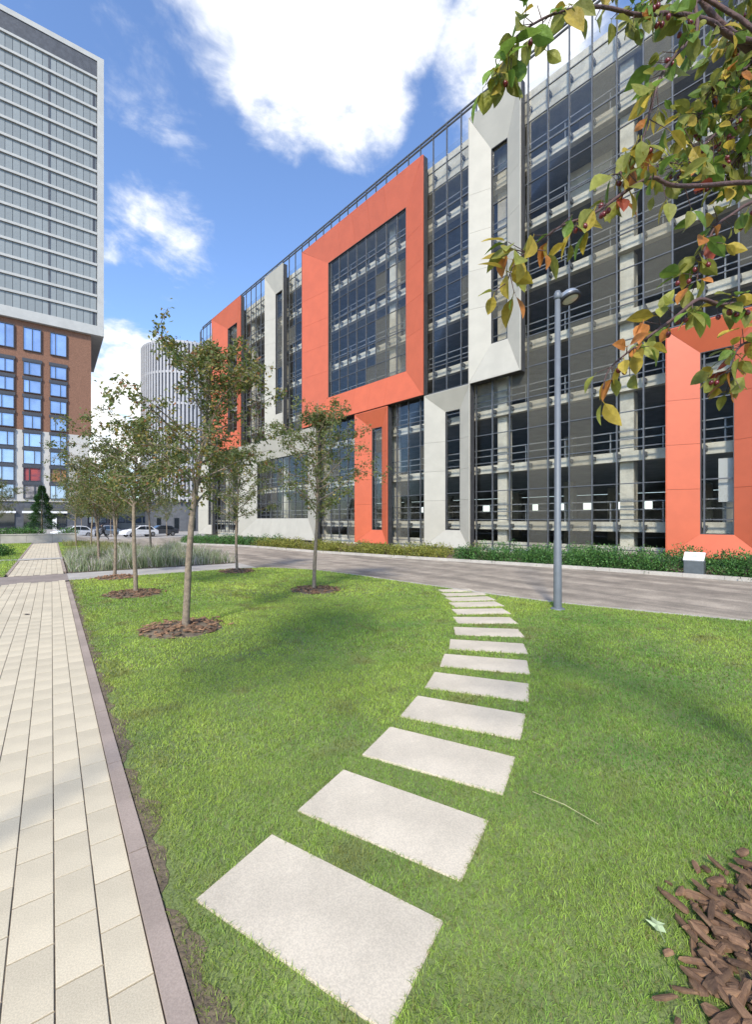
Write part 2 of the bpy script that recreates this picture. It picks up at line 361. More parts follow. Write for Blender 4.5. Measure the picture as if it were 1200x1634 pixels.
LAWN_L0 = [(-8, -4), (-1.13, -4), (-1.13, 13.9), (-8, 13.9)]
sheet('lawn', LAWN_L0, 0, 'lawn_soil')
LAWN_B = [(.40, 24.2), (5.15, 24.2), (4.95, 32), (4.15, 37.9), (1.65, 42.2), (1.6, 39.7), (.40, 39.7)]
sheet('lawn', LAWN_B, 0, 'lawn_soil')
BED = [(.42, 16.9), (5.8, 16.9), (5.35, 19), (5.2, 24.1), (.42, 24.1)]
sheet('flower_bed_soil', BED, .004, 'soil')
facade_x = lambda y: 19.1 - .1066 * (y - 8.5)
STRIP = [(x + .13, y) for x, y in ROAD_FAR[:10]] + [(facade_x(47) - .2, 47)] + [(facade_x(y) - .15, y) for y in (40, 20, 0, -6)]
sheet('planting_strip_soil', STRIP, .01, 'soil')

# footpath: pavers one by one near, joined beyond
PX0, PX1, PW, PL = -1.04, .31, .15, .30
fp = sheet('footpath', [(PX0, -3), (PX1, -3), (PX1, 40), (PX0, 40)], -.005, 'joint_sand')
pv = MB(); g = .003
pv.box(-PW / 2 + g, PW / 2 - g, -PL / 2 + g * 1.2, PL / 2 - g * 1.2, -.05, 0)
bmp = bmesh.new(); me0 = pv.mesh('paver', 'paver'); bmp.from_mesh(me0)
bmesh.ops.bevel(bmp, geom=[e for e in bmp.edges if all(v.co.z > -.01 for v in e.verts)], offset=.0012, segments=1, affect='EDGES'); bmp.to_mesh(me0); bmp.free()
far = MB(); npav = 0
offs = [0, .5, .22, .72, .38, .88, .12, .62, .3]
for c in range(9):
    x = PX1 - PW * (c + .5); y = -3 + PL * offs[c]
    while y < 40:
        yc = y + PL / 2; y += PL
        if 14.9 < yc < 16.85 or 23.1 < yc < 23.9 or yc > 39.8: continue
        # what the camera can see of this column
        xc = CY * x - SY * yc; zc = SY * x + CY * yc
        vis = yc > 1.2 and zc > 1.2 and xc / zc > -.95
        if vis and yc < 9.6:
            inst('paver', me0, fp, (x, yc, rng.uniform(-.0012, .0012)), (rng.uniform(-.003, .003), rng.uniform(-.004, .004), 0)); npav += 1
        else:
            far.box(x - PW / 2 + .004, x + PW / 2 - .004, yc - PL / 2 + .003, yc + PL / 2 - .003, -.03, rng.uniform(-.001, .001))
fo = far.build('distant_pavers', 'paver_far', fp); fo['kind'] = 'stuff'
ks = MB(); ks.box(-.04, .04, -.496, .496, -.12, .012); kme = ks.mesh('kerbstone', 'kerb')
kb = empty('path_kerb'); kb['kind'] = 'structure'
for side, x in (('r', .352), ('l', PX0 - .044)):
    for i in range(42):
        y = -2 + i
        if y > 39.4 or 14.4 < y < 17.3 or (side == 'l' and y < 12): continue
        o = inst('kerbstone', kme, kb, (x, y, rng.uniform(-.002, .002)), (0, 0, rng.uniform(-.002, .002)))
# cross paths
cp = sheet('cross_path', [(-12, 13.95), (-1.13, 13.95), (.39, 14.9), (.39, 16.82), (-1.13, 16.85), (-12, 16.85)], -.004, 'cross_paver')
sheet('cross_path', [(.392, 14.9), (5.2, 14.93), (5.85, 14.8), (5.88, 16.8), (.392, 16.82)], -.002, 'cross_pale')
sheet('cross_path', [(-12, 23.1), (.395, 23.1), (.395, 23.9), (-12, 23.9)], .016, 'cross_pale')
def edge_strip(name, pts, w, z0, z1, m, seglen=1.0):
    """kerbstones along a polyline, each one a piece of its own"""
    root = empty(name); root['kind'] = 'structure'
    P = [Vector((x, y, 0)) for x, y in pts]
    L = [0]
    for a, b in zip(P, P[1:]): L.append(L[-1] + (b - a).length)
    def pt(s):
        for i in range(len(P) - 1):
            if s <= L[i + 1] + 1e-6: return P[i].lerp(P[i + 1], (s - L[i]) / (L[i + 1] - L[i]))
        return P[-1]
    s = 0
    while s < L[-1] - .2:
        e = min(L[-1], s + seglen); a, b = pt(s + .004), pt(e - .004); d = (b - a).normalized(); n = Vector((-d.y, d.x, 0)) * w / 2; mb = MB()
        q = [a - n, b - n, b + n, a + n]; mb.prism([(p.x, p.y) for p in q], lambda p: z0 + gz(p), lambda p: z1 + gz(p)); mb.build('kerbstone', m, root); s = e
    return root
edge_strip('road_kerb', [(x - .045, y) for x, y in ROAD_NEAR[:-1]], .08, -.1, .012, 'kerb_pale')
edge_strip('road_kerb', [(x + .06, y) for x, y in ROAD_FAR], .13, -.1, .075, 'kerb_pale')

ew = [(.398, -3.9)] + [(.398, 14.8)] + [(.46 + .035 * math.sin(y * 5.1) + .03 * math.sin(y * 13.7 + 1) + .02 * math.sin(y * 29), y) for y in [14.8 - .06 * i for i in range(310)]]
sheet('bare_lawn_edge', ew, .0035, 'soil')
# stepping stones
SLABS = [(.92, 1.66, -67.8), (1.56, 1.93, -66.8), (2.22, 2.21, -63.8), (2.85, 2.54, -60.6), (3.48, 2.91, -56.7), (4.08, 3.31, -52.3), (4.67, 3.74, -48.6), (5.27, 4.21, -43.5),
         (5.84, 4.73, -37.5), (6.34, 5.23, -33.5), (6.79, 5.71, -29.5), (7.17, 6.18, -27), (7.50, 6.66, -25.5), (7.76, 7.12, -25)]
ordinal = ['first', 'second', 'third', 'fourth', 'fifth', 'sixth', 'seventh', 'eighth', 'ninth', 'tenth', 'eleventh', 'twelfth', 'thirteenth', 'fourteenth']
bms = bmesh.new(); bmesh.ops.create_cube(bms, size=1)
for v in bms.verts: v.co = Vector((v.co.x * .99, v.co.y * .475, v.co.z * .06))
bmesh.ops.bevel(bms, geom=bms.edges[:], offset=.004, segments=2, affect='EDGES')
sme = bpy.data.meshes.new('stepping_stone'); bms.to_mesh(sme); bms.free(); sme.materials.append(M['slab_stone'])
for i, (x, y, a) in enumerate(SLABS):
    w = .8 if i == 13 else 1
    o = inst('stepping_stone', sme, None, (x, y, -.021 + rng.uniform(-.003, .003)), (rng.uniform(-.006, .006), rng.uniform(-.006, .006), R(a)), (w, .75 if i > 11 else 1, 1))
    n = 13 - i
    tag(o, 'pale concrete stepping stone beside the paved footpath kerb, where the curved row begins' if i == 0 else 'pale concrete stepping stone at the road edge, where the curved row ends' if i == 13 else f'pale concrete stepping stone in the lawn, {ordinal[i]} in the row counted from the footpath', 'stepping stone', 'stepping stones curving across the lawn')

# ================================================================ parking garage
P0 = (19.1, 8.5); UANG = math.atan2(-.9943, .1066)
gar = empty('parking_garage', (P0[0], P0[1], 0), UANG)      # local x runs along the facade (x = -t), y goes into the building
tag(gar, 'multi-storey parking garage with glazed grid facade and orange and white frames', 'building')
FL = [1.6, 4.6, 7.6, 10.6, 13.6, 16.6, 19.6]; T0, T1, DEEP = -16, 45.3, 26.0
for i, z in enumerate(FL):
    mb = MB(); mb.box(-T1, -T0, .751, DEEP, z - .40, z - .002); mb.build('floor_slab', 'concrete_dark', gar)  # slab plates darker than the beams: interior shade is put into their colour
    mb = MB(); mb.box(-T1, -T0, .45, .75, z - .42, z); mb.build('edge_beam', 'concrete', gar)
mb = MB(); mb.box(-T1, -T0, .66, DEEP, 22.0, 22.4); mb.build('roof_slab', 'concrete', gar)
mb = MB(); mb.box(-T1, -T0, .45, .65, 21.45, 23.05); mb.build('parapet', 'concrete', gar)
mb = MB(); mb.box(-T1, -T0, .40, .7, -.3, .55); mb.build('plinth', 'concrete', gar)
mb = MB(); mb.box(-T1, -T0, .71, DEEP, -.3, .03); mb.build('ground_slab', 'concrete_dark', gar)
cols_t = [-14.5, -8, -.15, 5.85, 14.1, 22, 28, 34, 40, 45]
for t in cols_t:
    mb = MB(); z = .56
    mb.box(-t - .27, -t + .27, .76, 1.29, .04, 22.0); mb.build('column', 'concrete', gar)
    for v in (9, 17):
        mb = MB(); mb.box(-t - .3, -t + .3, v, v + .6, .04, 22.0); mb.build('column', 'concrete', gar)
# rear wall with openings, side walls, ramp walls inside
mb = MB(); zz = [.04] + FL + [22.0]; rw = random.Random(12)
for k in range(8):
    z0, z1 = zz[k], zz[k + 1] - .42
    if k not in (1, 4): mb.box(-T1, -T0, DEEP, DEEP + .25, z0, z1); continue
    mb.box(-T1, -T0, DEEP, DEEP + .25, z0, z0 + 1.1); mb.box(-T1, -T0, DEEP, DEEP + .25, z0 + 1.85, z1); t = T0
    while t < T1: w = rw.uniform(1.5, 3.6); mb.box(-min(t + w, T1), -t, DEEP + .01, DEEP + .24, z0 + 1.1, z0 + 1.85); t += w + rw.uniform(.5, 1.1)
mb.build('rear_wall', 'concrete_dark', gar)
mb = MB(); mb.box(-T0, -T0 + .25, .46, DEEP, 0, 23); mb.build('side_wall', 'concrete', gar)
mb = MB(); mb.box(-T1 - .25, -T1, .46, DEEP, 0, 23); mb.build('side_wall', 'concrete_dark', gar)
for z, ta, tb, v in ((16.6, .9, 3.0, 2.2), (19.6, 1.2, 2.6, 2.6), (4.6, 16.5, 20, 4), (10.6, 12.4, 15.8, 2.4), (13.6, 12.4, 14.6, 2.4), (19.6, 14.4, 16.6, 2.6), (7.6, 7.5, 9.8, 3.5), (10.6, 23.4, 25.4, 2.5), (16.6, 23.4, 25.4, 2.5), (1.6, -3.9, -3.2, 2.2)):
    mb = MB(); mb.box(-tb, -ta, v, v + .2, z + .002, z + 2.57); mb.build('partition', 'concrete', gar)
# guard rails behind the facade
for i, z in enumerate(FL):
    mb = MB()
    for h in (.5, .85): mb.box(-T1, -T0, .52, .56, z + h, z + h + .05)
    t = T0 + .6
    while t < T1: mb.box(-t - .025, -t + .025, .565, .60, z, z + .87); t += 1.98
    mb.build('guard_rail', 'steel_light', gar)
# frames: (outer t0, t1, z0, z1), (opening t0, t1, z0, z1), colour
FR = [((-4.85, -1.85, .3, 8.98), (-3.85, -2.86, 1.15, 7.93), 'orange', 'tall narrow orange bevelled frame standing on the planting strip beside the grey ground box'),
      ((4.17, 7.2, 8.98, 23.25), (5.1, 6.05, 10.9, 21.12), 'white', 'tall white bevelled frame round a narrow slot, upper storeys'),
      ((7.12, 10.32, .12, 8.98), (8.04, 9.06, 1.1, 7.88), 'white', 'tall narrow white bevelled frame standing on the ground'),
      ((10.41, 23.26, 9.08, 23.3), (12.15, 20.28, 11.0, 21.3), 'orange', 'huge square orange bevelled frame, upper storeys'),
      ((13.43, 16.68, .12, 9.0), (14.33, 15.32, 1.0, 7.88), 'orange', 'narrow orange bevelled frame standing on the ground below the huge one'),
      ((21.4, 34.8, .05, 8.95), (23.0, 31.6, 1.8, 7.2), 'white', 'broad low white bevelled frame behind the young trees'),
      ((26.25, 29.4, 9.02, 23.75), (26.98, 28.15, 11.1, 21.9), 'white', 'slim white bevelled frame beside the huge orange one'),
      ((34.3, 41.4, 8.95, 24.0), (35.9, 38.1, 10.9, 22.0), 'orange', 'far orange bevelled frame near the rounded corner'),
      ((41.4, 45.3, .05, 8.9), (42.1, 43.3, 1.1, 7.9), 'white', 'last white bevelled frame standing on the ground')]
VF, VI, TH = -.40, .0, .03
def cuts(a, b, step):
    n = max(1, round((b - a) / step)); return [a + (b - a) * i / n for i in range(n + 1)]
for (t0, t1, z0, z1), (ta, tb, za, zb), colr, lab in FR:
    m = colr + '_panel'; rim = MB()
    a, b, c, d = -t1, -t0, -tb, -ta     # outer x0,x1; opening x0,x1
    e = .045                            # flat rim
    VR = VF + .07
    rim.box(a, a + e, VF, VR, z0, z1); rim.box(b - e, b, VF, VR, z0, z1)
    rim.box(a + e, b - e, VF, VR, z0, z0 + e); rim.box(a + e, b - e, VF, VR, z1 - e, z1)
    fr = rim.build('facade_frame', m, gar); fr['label'] = lab
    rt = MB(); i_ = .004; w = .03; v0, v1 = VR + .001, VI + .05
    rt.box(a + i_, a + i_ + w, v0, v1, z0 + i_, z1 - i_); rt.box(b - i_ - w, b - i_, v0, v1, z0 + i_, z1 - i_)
    rt.box(a + i_ + w, b - i_ - w, v0, v1, z0 + i_, z0 + i_ + w); rt.box(a + i_ + w, b - i_ - w, v0, v1, z1 - i_ - w, z1 - i_); rt.build('frame_return', 'edge_dark', fr)  # near-black returns: shade of the gap behind the frame is put into their colour
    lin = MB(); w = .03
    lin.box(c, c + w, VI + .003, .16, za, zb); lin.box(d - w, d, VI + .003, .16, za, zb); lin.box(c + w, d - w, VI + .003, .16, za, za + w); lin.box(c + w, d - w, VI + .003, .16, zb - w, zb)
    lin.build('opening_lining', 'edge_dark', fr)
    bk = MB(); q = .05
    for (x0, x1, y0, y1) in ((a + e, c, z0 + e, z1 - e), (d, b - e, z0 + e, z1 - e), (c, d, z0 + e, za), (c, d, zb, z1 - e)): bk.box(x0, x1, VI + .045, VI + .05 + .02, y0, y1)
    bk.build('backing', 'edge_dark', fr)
    a, b, z0, z1 = a + e, b - e, z0 + e, z1 - e; g = .005
    step = 1.62 if (zb - za) < 9 else 2.05
    back = lambda nx, nz: Vector((nx * .02, TH, nz * .02))
    zs = cuts(za, zb, step)
    for i in range(len(zs) - 1):
        lo, hi = zs[i] + g, zs[i + 1] - g
        first, last = i == 0, i == len(zs) - 2
        for ox, ix, sgn in ((a, c, 1), (b, d, -1)):
            pts = [(ox, VF + .004, (z0 + g * 2) if first else lo), (ix, VI, zs[0] if first else lo), (ix, VI, zs[-1] if last else hi), (ox, VF + .004, (z1 - g * 2) if last else hi)]
            if sgn < 0: pts.reverse()
            mb = MB(); mb.plate(pts, (0, TH, 0)); mb.build('panel', m, fr)
    xs = cuts(c, d, 1.5)
    for i in range(len(xs) - 1):
        lo, hi = xs[i] + g, xs[i + 1] - g; first, last = i == 0, i == len(xs) - 2
        for oz, iz, sgn in ((z0, za, 1), (z1, zb, -1)):
            pts = [((a + g * 2) if first else lo, VF + .004, oz), ((b - g * 2) if last else hi, VF + .004, oz), (xs[-1] if last else hi, VI, iz), (xs[0] if first else lo, VI, iz)]
            if sgn < 0: pts.reverse()
            mb = MB(); mb.plate(pts, (0, TH, 0)); mb.build('panel', m, fr)
# steel grid
def covered(t, z):
    for (t0, t1, z0, z1), (ta, tb, za, zb), _, _ in FR:
        if t0 < t < t1 and z0 < z < z1 and not (ta < t < tb and za < z < zb): return True
    return False
MV0, MV1 = .075, .155
mul = MB(); mul.box(-.028, .028, MV0, MV1, .3, 24.5); mme = mul.mesh('mullion', 'steel')
for k in range(T0, 46): inst('mullion', mme, gar, (-(k + .03), 0, 0))
rows = [.42] + [z + d for z in FL for d in (.1, 1.6)] + [22.3]
for z in rows:
    mb = MB(); mb.box(-T1, -T0, MV0 + .012, MV1 - .012, z - .02, z + .02); mb.build('transom', 'steel', gar)
for z in (24.5, 24.28):
    mb = MB(); mb.box(-T1, -T0, MV0 - .01, MV1 + .01, z, z + .06); mb.build('roof_rail', 'steel', gar)
br = MB()
for k in range(T0, 46):
    for z in FL + [22.25]: br.box(-(k + .03) - .05, -(k + .03) + .05, .16, .45, z - .3, z - .12)
bo = br.build('facade_brackets', 'steel', gar); bo['kind'] = 'stuff'
# panes
edges = rows + [23.1]; cand = []
for k in range(-8, 45):
    for j in range(len(edges) - 1):
        t, z = k + .53, (edges[j] + edges[j + 1]) / 2
        if all(covered(k + .03 + f, z + dz) for f in (.1, .5, .9) for dz in (-.6, 0, .6)): continue
        cand.append((k, j))
cand.sort(key=lambda c: (not (-6 < c[0] < 22), abs(c[0] - 4)))
rp = random.Random(3)
def is_mesh(k, j):
    z = edges[j]
    if -6 <= k < 4:
        if z > 21.1: return False
        if z > 9.4: return k in (0, -2, -5)
        if z > 7: return k in (0, 1, 3)
        return k in (1, 3)
    if 12 <= k < 21 and z > 9: return (k in (12, 13, 14) and z < 15) or rp.random() < .12
    if z > 21.1: return False
    return rp.random() < .12
pmesh = {}
rest = {'facade_glass': MB(), 'facade_mesh': MB()}
for n, (k, j) in enumerate(cand):
    mt = 'facade_mesh' if is_mesh(k, j) else 'facade_glass'; h = edges[j + 1] - edges[j]
    if n < 296:
        key = (mt, round(h, 3))
        if key not in pmesh:
            mb = MB(); mb.box(-.466, .466, -.008, .008, .022, h - .022); pmesh[key] = mb.mesh('pane', mt)
        inst('pane', pmesh[key], gar, (-(k + .53), .115 + rng.uniform(-.004, .004), edges[j]), (rng.uniform(-.006, .006), 0, rng.uniform(-.008, .008)))
    else: rest[mt].box(-(k + .53) - .466, -(k + .53) + .466, .108, .122, edges[j] + .022, edges[j + 1] - .022)
for mt, mb in rest.items():
    if mb.v: mb.build('distant_panes', mt, gar)['kind'] = 'stuff'
# rounded far corner with its own posts and roof rail
arc = [(-T1 - 5.0 * math.sin(a), 5.2 - 5.0 * math.cos(a)) for a in [R(x) for x in range(0, 91, 9)]]
mb = MB(); mb.prism([(p[0], p[1] + .5) for p in arc][::-1] + [(-T1, 5.7)], 0, 23.0); mb.build('rounded_corner', 'concrete_dark', gar)
for p in arc[1:]:
    mb = MB(); mb.box(p[0] - .04, p[0] + .04, p[1] - .04, p[1] + .04, .3, 24.5); mb.build('corner_post', 'steel', gar)
for z in (24.5, 22.6, 19.7, 16.7, 13.7, 10.7):
    mb = MB(); mb.tube([(p[0], p[1], z) for p in arc], .045, 6); mb.build('corner_rail', 'steel', gar)
# paper notice inside the near orange frame's slot
mb = MB(); mb.box(3.36, 3.83, .30, .32, 2.35, 3.95); mb.build('window_blind', 'tower_band', gar)

# ================================================================ left tower
TY = 94.8
tw = empty('apartment_tower', (0, TY, -.6)); tag(tw, 'tall apartment tower with banded glass upper storeys over a brick base', 'building')
LX = -26
mb = MB(); mb.box(LX, 5.85, .4, 22, 17.6, 36.4); mb.build('brick_wall', 'brick_wall', tw)
mb = MB(); mb.box(LX, 5.55, .38, 22, 5.4, 17.6); mb.build('white_wall', 'tower_white', tw)
mb = MB(); mb.box(LX, 5.3, .6, 22, 0, 5.4); mb.build('base_wall', 'tower_dark', tw)
mb = MB(); mb.box(LX, 7.75, 0, 24, 36.2, 86.6); mb.build('upper_block', 'tower_white', tw)
mb = MB(); mb.box(LX, 7.8, -.35, 24, 36.15, 37.9); mb.build('soffit_band', 'tower_band', tw, bevel=.05)
mb = MB(); mb.box(LX, 7.8, -.32, 24.1, 86.6, 87.5); mb.build('roof_cap', 'tower_band', tw)
mb = MB(); mb.box(6.75, 7.78, -.34, -.002, 37.9, 86.6); mb.build('corner_pier', 'tower_band', tw)
mb = MB(); mb.box(LX, 6.75, -.20, -.003, 83.6, 86.6); mb.build('roof_louvre', 'tower_dark', tw)
nf = 16; fh = (83.6 - 37.9) / nf
pw = .985; tp = MB(); tp.box(-pw / 2 + .035, pw / 2 - .035, -.10, -.06, .05, fh - .48); tpm = tp.mesh('pane', 'tower_pane')
for i in range(nf):
    z = 37.9 + i * fh
    mb = MB(); mb.box(LX, 6.72, -.36, -.004, z + fh - .42, z + fh); mb.build('floor_band', 'tower_band', tw)
    mb = MB(); mb.box(LX, 6.7, -.055, -.005, z, z + fh - .44); mb.build('window_frame', 'window_frame', tw)
    x = 6.62 - pw / 2; k = 0
    while x > -7.6:
        if True:
            inst('pane', tpm, tw, (x, rng.uniform(-.01, .01), z), (0, 0, rng.uniform(-.006, .006)))
        x -= pw; k += 1
    mb = MB(); mb.box(-.44, -.14, -.17, -.11, z, z + fh - .44); mb.build('dark_mullion', 'tower_dark', tw)
    if i % 2 == 0:
        mb = MB(); mb.box(6.05, 6.45, -.14, -.105, z + .1, z + fh - .5); mb.build('vent_panel', 'window_frame', tw)
wr = random.Random(5)
wx = [(-7.4, -5.0), (-3.85, -1.4), (-.2, 2.2)]
wz = [(31.2, 35.2)] + [(17.9 + 3.05 * i, 20.2 + 3.05 * i) for i in (3, 2, 1, 0)] + [(5.9 + 2.95 * i, 8.3 + 2.95 * i) for i in (3, 2, 1, 0)]
for ci, (x0, x1) in enumerate(wx):
    for ri, (z0, z1) in enumerate(wz):
        fm = MB(); w = .12; yb = .0 if ri > 4 else .02
        for bx in ((x0, x0 + w, z0, z1), (x1 - w, x1, z0, z1), (x0 + w, x1 - w, z0, z0 + w), (x0 + w, x1 - w, z1 - w, z1)): fm.box(bx[0], bx[1], yb + .12, yb + .44, bx[2], bx[3])
        mx = x0 + (x1 - x0) * wr.choice((.33, .62, .5)); fm.box(mx - .06, mx + .06, yb + .14, yb + .43, z0 + w, z1 - w)
        fm.box(x0 - .12, x1 + .12, yb + .1, yb + .43, z1 + .003, z1 + .5) if ri else None
        wd = fm.build('window', 'window_frame', tw)
        mt = {(1, 7): 'poster_red', (2, 7): 'poster_orange', (1, 8): 'poster_grey'}.get((ci, ri), 'window_pane')
        for pa, pb in ((x0 + w, mx - .06), (mx + .06, x1 - w)):
            mb = MB(); tl = wr.uniform(-.02, .02); mb.box(pa, pb, yb + .3, yb + .34, z0 + w, z1 - w); po = mb.build('pane', mt, wd)
for x0, x1 in ((-7.2, -5), (-3.8, -1.4), (-.1, 2.1)):
    fm = MB(); fm.box(x0, x1, .45, .597, .2, 4.3); so = fm.build('shop_window', 'car_glass', tw)
    mb = MB(); mb.box(x0 - .2, x1 + .2, .1, .44, 3.4, 3.75); mb.build('awning', 'sign_white', so)
mb = MB(); mb.box(.15, .75, .2, .44, .2, 2.6); mb.build('entrance_door', 'sign_white', tw)

# ================================================================ ribbed block and low houses behind
rb = empty('ribbed_block', (0, 0, -.6)); tag(rb, 'pale tower with vertical white fins over a dark ground floor', 'building')
cxr, cyr, rr = 23.5, 97.0, 9.2
def rp_(a, r=rr): return (cxr - r * math.cos(a), cyr - r * math.sin(a))
angs = [R(x) for x in range(-30, 121, 6)]
core = [rp_(a, rr - .35) for a in angs] + [(40, 88.2), (40, 112), (20, 112)]
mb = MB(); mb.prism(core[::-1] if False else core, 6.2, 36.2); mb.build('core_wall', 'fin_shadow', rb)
mb = MB(); mb.prism([rp_(a, rr - .8) for a in angs] + [(39.5, 89), (39.5, 111), (20.4, 111)], 0, 6.2); mb.build('ground_floor', 'tower_dark', rb)
sr = random.Random(8)
for i, a in enumerate([R(-28 + 4.4 * k) for k in range(34)]):
    p = rp_(a); ca, sa = math.cos(a), math.sin(a); mb = MB(); w = .17
    z = 6.0 - (.35 if i % 2 else 0)
    tx, ty = sa, -ca
    q = [(p[0] - tx * w - ca * .0, p[1] - ty * w), (p[0] + tx * w, p[1] + ty * w), (p[0] + tx * w + ca * .5, p[1] + ty * w + sa * .5), (p[0] - tx * w + ca * .5, p[1] - ty * w + sa * .5)]
    mb.prism(q, z, 36.6); mb.build('fin', 'fin_white', rb)
for z in (6.2, 12.4, 18.4, 24.4, 30.4, 36.2):
    mb = MB(); mb.prism([rp_(a, rr - .12) for a in angs] + [rp_(a, rr - .34) for a in reversed(angs)], z, z + .45); mb.build('ring_band', 'fin_white', rb)
for a in (38, 62, 80):
    p = rp_(R(a), rr - .85); mb = MB(); mb.box(p[0] - .7, p[0] + .7, p[1] - .12, p[1] + .3, .1, 2.6); mb.build('doorway', 'car_glass', rb)
def house(name, x0, x1, y, h, m, label, wcols, wrows, wm='window_pane'):
    hr = empty(name, (0, y, -.6)); tag(hr, label, 'building')
    mb = MB(); mb.box(x0, x1, 0, 12, 0, h); mb.build('wall', m, hr)
    mb = MB(); mb.box(x0 - .2, x1 + .2, -.2, 12.2, h, h + .5); mb.build('roof', 'fin_white', hr)
    for i in range(wcols):
        for j in range(wrows):
            wxx = x0 + (x1 - x0) * (i + .5) / wcols; wzz = 1.2 + (h - 1.5) * (j + .1) / wrows
            mb = MB(); mb.box(wxx - .75, wxx + .75, -.06, .0, wzz, wzz + 1.6); w_ = mb.build('window', 'window_frame', hr)
            mb = MB(); mb.box(wxx - .62, wxx + .62, -.09, -.062, wzz + .12, wzz + 1.48); mb.build('pane', wm, w_)
house('low_house', 6.5, 12.5, 118, 9, 'pink_render', 'low pinkish house far behind the parked cars', 3, 3)
house('low_house', 12.8, 20, 122, 7, 'cream_render', 'low cream house far behind the plaza trees', 4, 2)
house('low_house', -6, 6.3, 128, 11, 'tower_dark', 'grey glazed pavilion far behind the apartment tower', 6, 3)

# ================================================================ street lamp, ground box
LPX, LPY = 7.68, 4.49
lp = empty('street_lamp', (LPX, LPY, 0)); tag(lp, 'tall grey steel street lamp with a domed head standing at the lawn edge', 'street lamp')
mb = MB(); mb.tube([(0, 0, -.05), (0, 0, .012), (0, 0, 1.3), (0, 0, 1.32), (0, 0, 6.02)], [.075, .075, .072, .064, .05], 20); mb.build('pole', 'lamp_metal', lp, True)
mb = MB(); mb.lathe([(0.0, .035), (.10, .035), (.13, .02), (.135, -.02)], (0, 0, 0), 20); mb.build('base_plate', 'lamp_metal', lp, True)
rv = Vector((CY, -SY, 0)); fv = Vector((SY, CY, 0))
hc = rv * .23 + Vector((0, 0, 5.90)); tilt = Matrix.Rotation(R(-14), 3, fv) @ Matrix.Rotation(R(-12), 3, rv)
mb = MB(); mb.tube([(0, 0, 5.86), (0, 0, 5.9), (0, 0, 5.97), (0, 0, 6.0)], [.052, .068, .068, .05], 16); mb.build('collar', 'lamp_metal', lp, True)
mb = MB(); mb.tube([rv * .02 + Vector((0, 0, 5.93)), rv * .10 + Vector((0, 0, 5.95))], [.04, .04], 10); mb.build('arm', 'lamp_metal', lp, True)
mb = MB(); mb.lathe([(.178, -.02), (.182, .0), (.172, .05), (.14, .10), (.09, .13), (.03, .145), (.001, .147)], hc, 28, tilt); mb.build('lamp_head', 'lamp_cap', lp, True)
mb = MB(); mb.lathe([(.186, .012), (.192, -.012), (.184, -.04), (.150, -.05), (.146, -.03)], hc, 28, tilt); mb.build('head_rim', 'lamp_rim', lp, True)
mb = MB(); mb.lathe([(.148, -.036), (.12, -.05), (.06, -.058), (.001, -.06)], hc, 24, tilt); mb.build('lens', 'lamp_lens', lp, True)

gbx = empty('ground_box', (15.72, 4.72, .0), UANG); tag(gbx, 'small dark grey ground box with a slanted white notice in the hedge', 'utility box')
mb = MB(); mb.plate([(-.25, -.17, -.02), (.25, -.17, -.02), (.25, -.17, .46), (-.25, -.17, .46)], (0, .34, 0)); mb.build('box_body', 'sign_grey', gbx, bevel=.012)
mb = MB(); mb.plate([(-.26, -.19, .475), (.26, -.19, .475), (.26, .05, .70), (-.26, .05, .70)], (0, .02, -.03)); no = mb.build('notice_panel', 'sign_white', gbx)
mb = MB()
for k, (xa, xb) in enumerate(((-.08, .1), (-.06, .08))):
    s0, s1 = .42 + k * .15, .48 + k * .15; mb.poly([(x_, -.19 + .24 * s_ - .004, .475 + .225 * s_ + .004) for x_, s_ in ((xa, s0), (xb, s0), (xb, s1), (xa, s1))])
mb.build('print', 'sign_ink', no)
mb = MB(); mb.prism([(-.2, -.1), (.2, -.1), (.2, .16), (-.2, .16)], .462, .5); mb.build('panel_support', 'sign_grey', gbx)

# retaining wall at the end of the footpath
wl = empty('planter_wall', (0, 40.0, 0)); tag(wl, 'low pale concrete planter wall closing the end of the footpath', 'wall')
mb = MB()
for i in range(12):
    x1 = 1.55 - i * 1.5; m_ = MB(); m_.box(x1 - 1.49, x1, .05, .4, -.3, .58); m_.build('wall_block', 'kerb_pale', wl)
m_ = MB(); m_.box(-16.5, 1.6, .02, .45, .585, .66); m_.build('coping', 'kerb_pale', wl)
m_ = MB(); m_.box(-16.5, 1.5, .41, 3.2, -.3, .56); m_.build('planter_soil', 'soil', wl)

# ================================================================ foliage tools
def leaf_soup(P, D, L, W, fold=.18):
    """leaves: positions P, unit directions D, length L, width W -> diamond of two triangles folded on the midrib"""
    n = len(P); up = nr.normal(size=(n, 3)); side = np.cross(D, up); side /= np.linalg.norm(side, axis=1)[:, None] + 1e-9; nor = np.cross(side, D)
    L = L[:, None]; W = W[:, None]
    base = P; tip = P + D * L; mid = P + D * L * .45
    a = mid + side * W * .5 + nor * W * fold; b = mid - side * W * .5 + nor * W * fold
    V = np.stack([base, a, tip, b], 1).reshape(-1, 3); i = np.arange(n)[:, None] * 4
    T = np.concatenate([i + np.array([[0, 1, 2]]), i + np.array([[0, 2, 3]])], 1).reshape(-1, 3); return V, T
def palette(n, cols, weights, jit=.18):
    idx = nr.choice(len(cols), n, p=np.array(weights) / sum(weights)); c = np.array(cols)[idx] * (1 + nr.uniform(-jit, jit, (n, 1))); return np.repeat(c, 4, 0)

